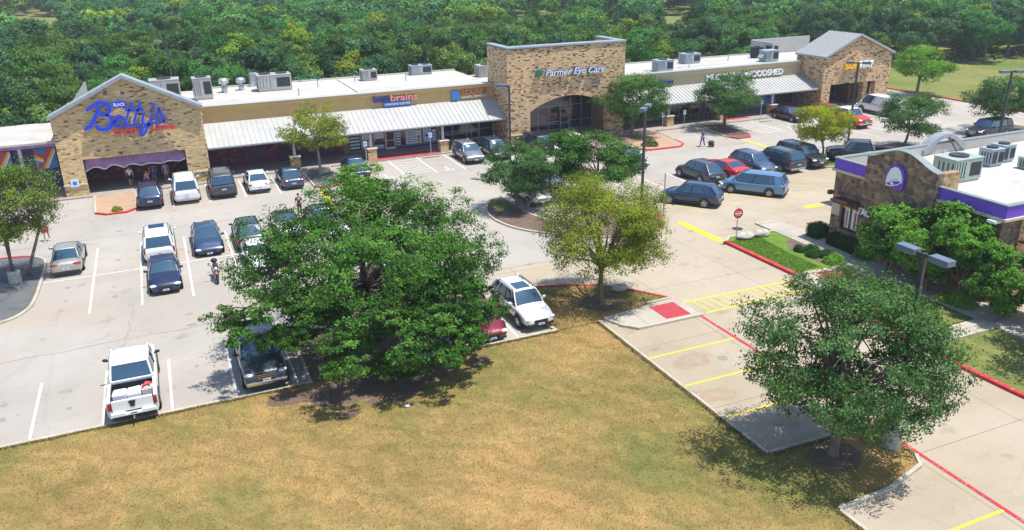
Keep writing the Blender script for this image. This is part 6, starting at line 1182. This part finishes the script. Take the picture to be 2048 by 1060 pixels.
# dry grass blades over the near lawn
poly = LAWN
def inside(P_, poly):
    x, y = P_[:, 0], P_[:, 1]; c = np.zeros(len(x), bool); j = len(poly)-1
    for i in range(len(poly)):
        xi, yi = poly[i]; xj, yj = poly[j]
        if yi != yj: c ^= ((yi > y) != (yj > y)) & (x < (xj-xi)*(y-yi)/(yj-yi)+xi)
        j = i
    return c
def blades(name, n, x0, x1, y0, y1, polys, mat, h, seed, label, z=.06):
    rg = np.random.default_rng(seed); P_ = np.stack([rg.uniform(x0, x1, n), rg.uniform(y0, y1, n)], 1); ok = np.zeros(n, bool)
    for q in polys: ok |= inside(P_, q)
    P_ = P_[ok]; n = len(P_); a = rg.uniform(0, 6.28, n); hh = h*rg.uniform(.4, 1.3, n); wd = h*.35
    d = np.stack([np.cos(a), np.sin(a), np.zeros(n)], 1); b = np.concatenate([P_, np.full((n, 1), z)], 1); up = np.stack([rg.normal(size=n)*.5, rg.normal(size=n)*.5, np.ones(n)], 1)*hh[:, None]
    Q = np.stack([b-d*wd/2, b+d*wd/2, b+up+d*wd*.12, b+up-d*wd*.12], 1); me = quads_mesh(name, Q, np.clip(rg.random(n)*.7+.3*np.sin(P_[:, 0]*1.3+P_[:, 1])*.5+.1, 0, 1), [mat]); o = bpy.data.objects.new(name, me); COL.objects.link(o); tagp(o, label, 'grass', kind='stuff')
leaf_mat('leaf_drygrass', (.15, .15, .05), (.28, .20, .085), (.40, .30, .15), .2); leaf_mat('leaf_greengrass', (.07, .16, .02), (.10, .22, .03), (.16, .28, .05), .3)
blades('grass', 150000, -12, 24.7, 9, 34, [LAWN], 'leaf_drygrass', .06, 1, 'short dry tan and green grass blades of the near lawn'); blades('grass', 8000, 16, 25, 33, 40, [ISL], 'leaf_drygrass', .09, 2, 'short grass blades on the island by the curved red kerb', .09)
def edge_tufts(segs, n, seed, label):
    rg = np.random.default_rng(seed); P_ = []
    for (a, b_), k in segs:
        a, b_ = np.array(a), np.array(b_); t = rg.random(k)[:, None]; d = (b_-a)/np.linalg.norm(b_-a); nn = np.array([-d[1], d[0]]); P_.append(a+(b_-a)*t+nn*(rg.normal(size=(k, 1))*.04-.03+.03*np.sin(t*90+seed)))
    P_ = np.concatenate(P_); n = len(P_); a = rg.uniform(0, 6.28, n); h = .07*rg.uniform(.4, 1.2, n); d = np.stack([np.cos(a), np.sin(a), np.zeros(n)], 1); b = np.concatenate([P_, np.full((n, 1), .07)], 1)
    up = np.stack([rg.normal(size=n)*.7, rg.normal(size=n)*.7, np.ones(n)], 1)*h[:, None]; Q = np.stack([b-d*.02, b+d*.02, b+up+d*.006, b+up-d*.006], 1)
    me = quads_mesh('grass', Q, rg.random(n), ['leaf_drygrass']); o = bpy.data.objects.new('grass', me); COL.objects.link(o); tagp(o, label, 'grass', kind='stuff')
edge_tufts([(((-30, 33.93), (4, 33.93)), 9000), (((9.5, 33.93), (17, 33.93)), 2400), (((19.38, 33.9), (19.38, 20.7)), 4200), (((19.5, 20.6), (24.6, 20.5)), 1600), (((19.38, 16.9), (19.38, 8)), 2000)], 0, 5, 'ragged dry grass creeping over the kerb edges')
blades('grass', 16000, 33.2, 36, 34.8, 41.5, [[(33.3, 41.1), (35.8, 41.4), (35.4, 38), (35.4, 35), (33.4, 34.9)]], 'leaf_greengrass', .06, 3, 'short bright green grass of the restaurant lawn', .10)
# pale litter on the lawn
for x, y, lb in ((7.7, 30.1, 'small white scrap lying on the lawn below the big oak'),):
    mb = MB(); mb.add([(-.13, -.08, 0), (.12, -.1, .02), (.15, .07, .05), (-.1, .1, .02), (0, 0, .07)], [(0, 1, 4), (1, 2, 4), (2, 3, 4), (3, 0, 4), (3, 2, 1, 0)]); mb.build('litter', 'signwhite', loc=(x, y, .09), label=lb, cat='litter')

# air over the far wood
M_h = bpy.data.materials.new('haze_air'); M_h.use_nodes = True; th = M_h.node_tree; th.nodes.remove(th.nodes['Principled BSDF']); pv = th.nodes.new('ShaderNodeVolumePrincipled')
pv.inputs['Color'].default_value = (.82, .88, .97, 1); pv.inputs['Density'].default_value = .0004; pv.inputs['Anisotropy'].default_value = .2; th.links.new(pv.outputs[0], th.nodes['Material Output'].inputs['Volume'])
MATS['haze_air'] = M_h; MB().box(-860, 1160, -110, 1450, -1.2, 24).build('haze', 'haze_air', kind='stuff', label='faint pale summer haze that whitens the distant wood', cat='haze')
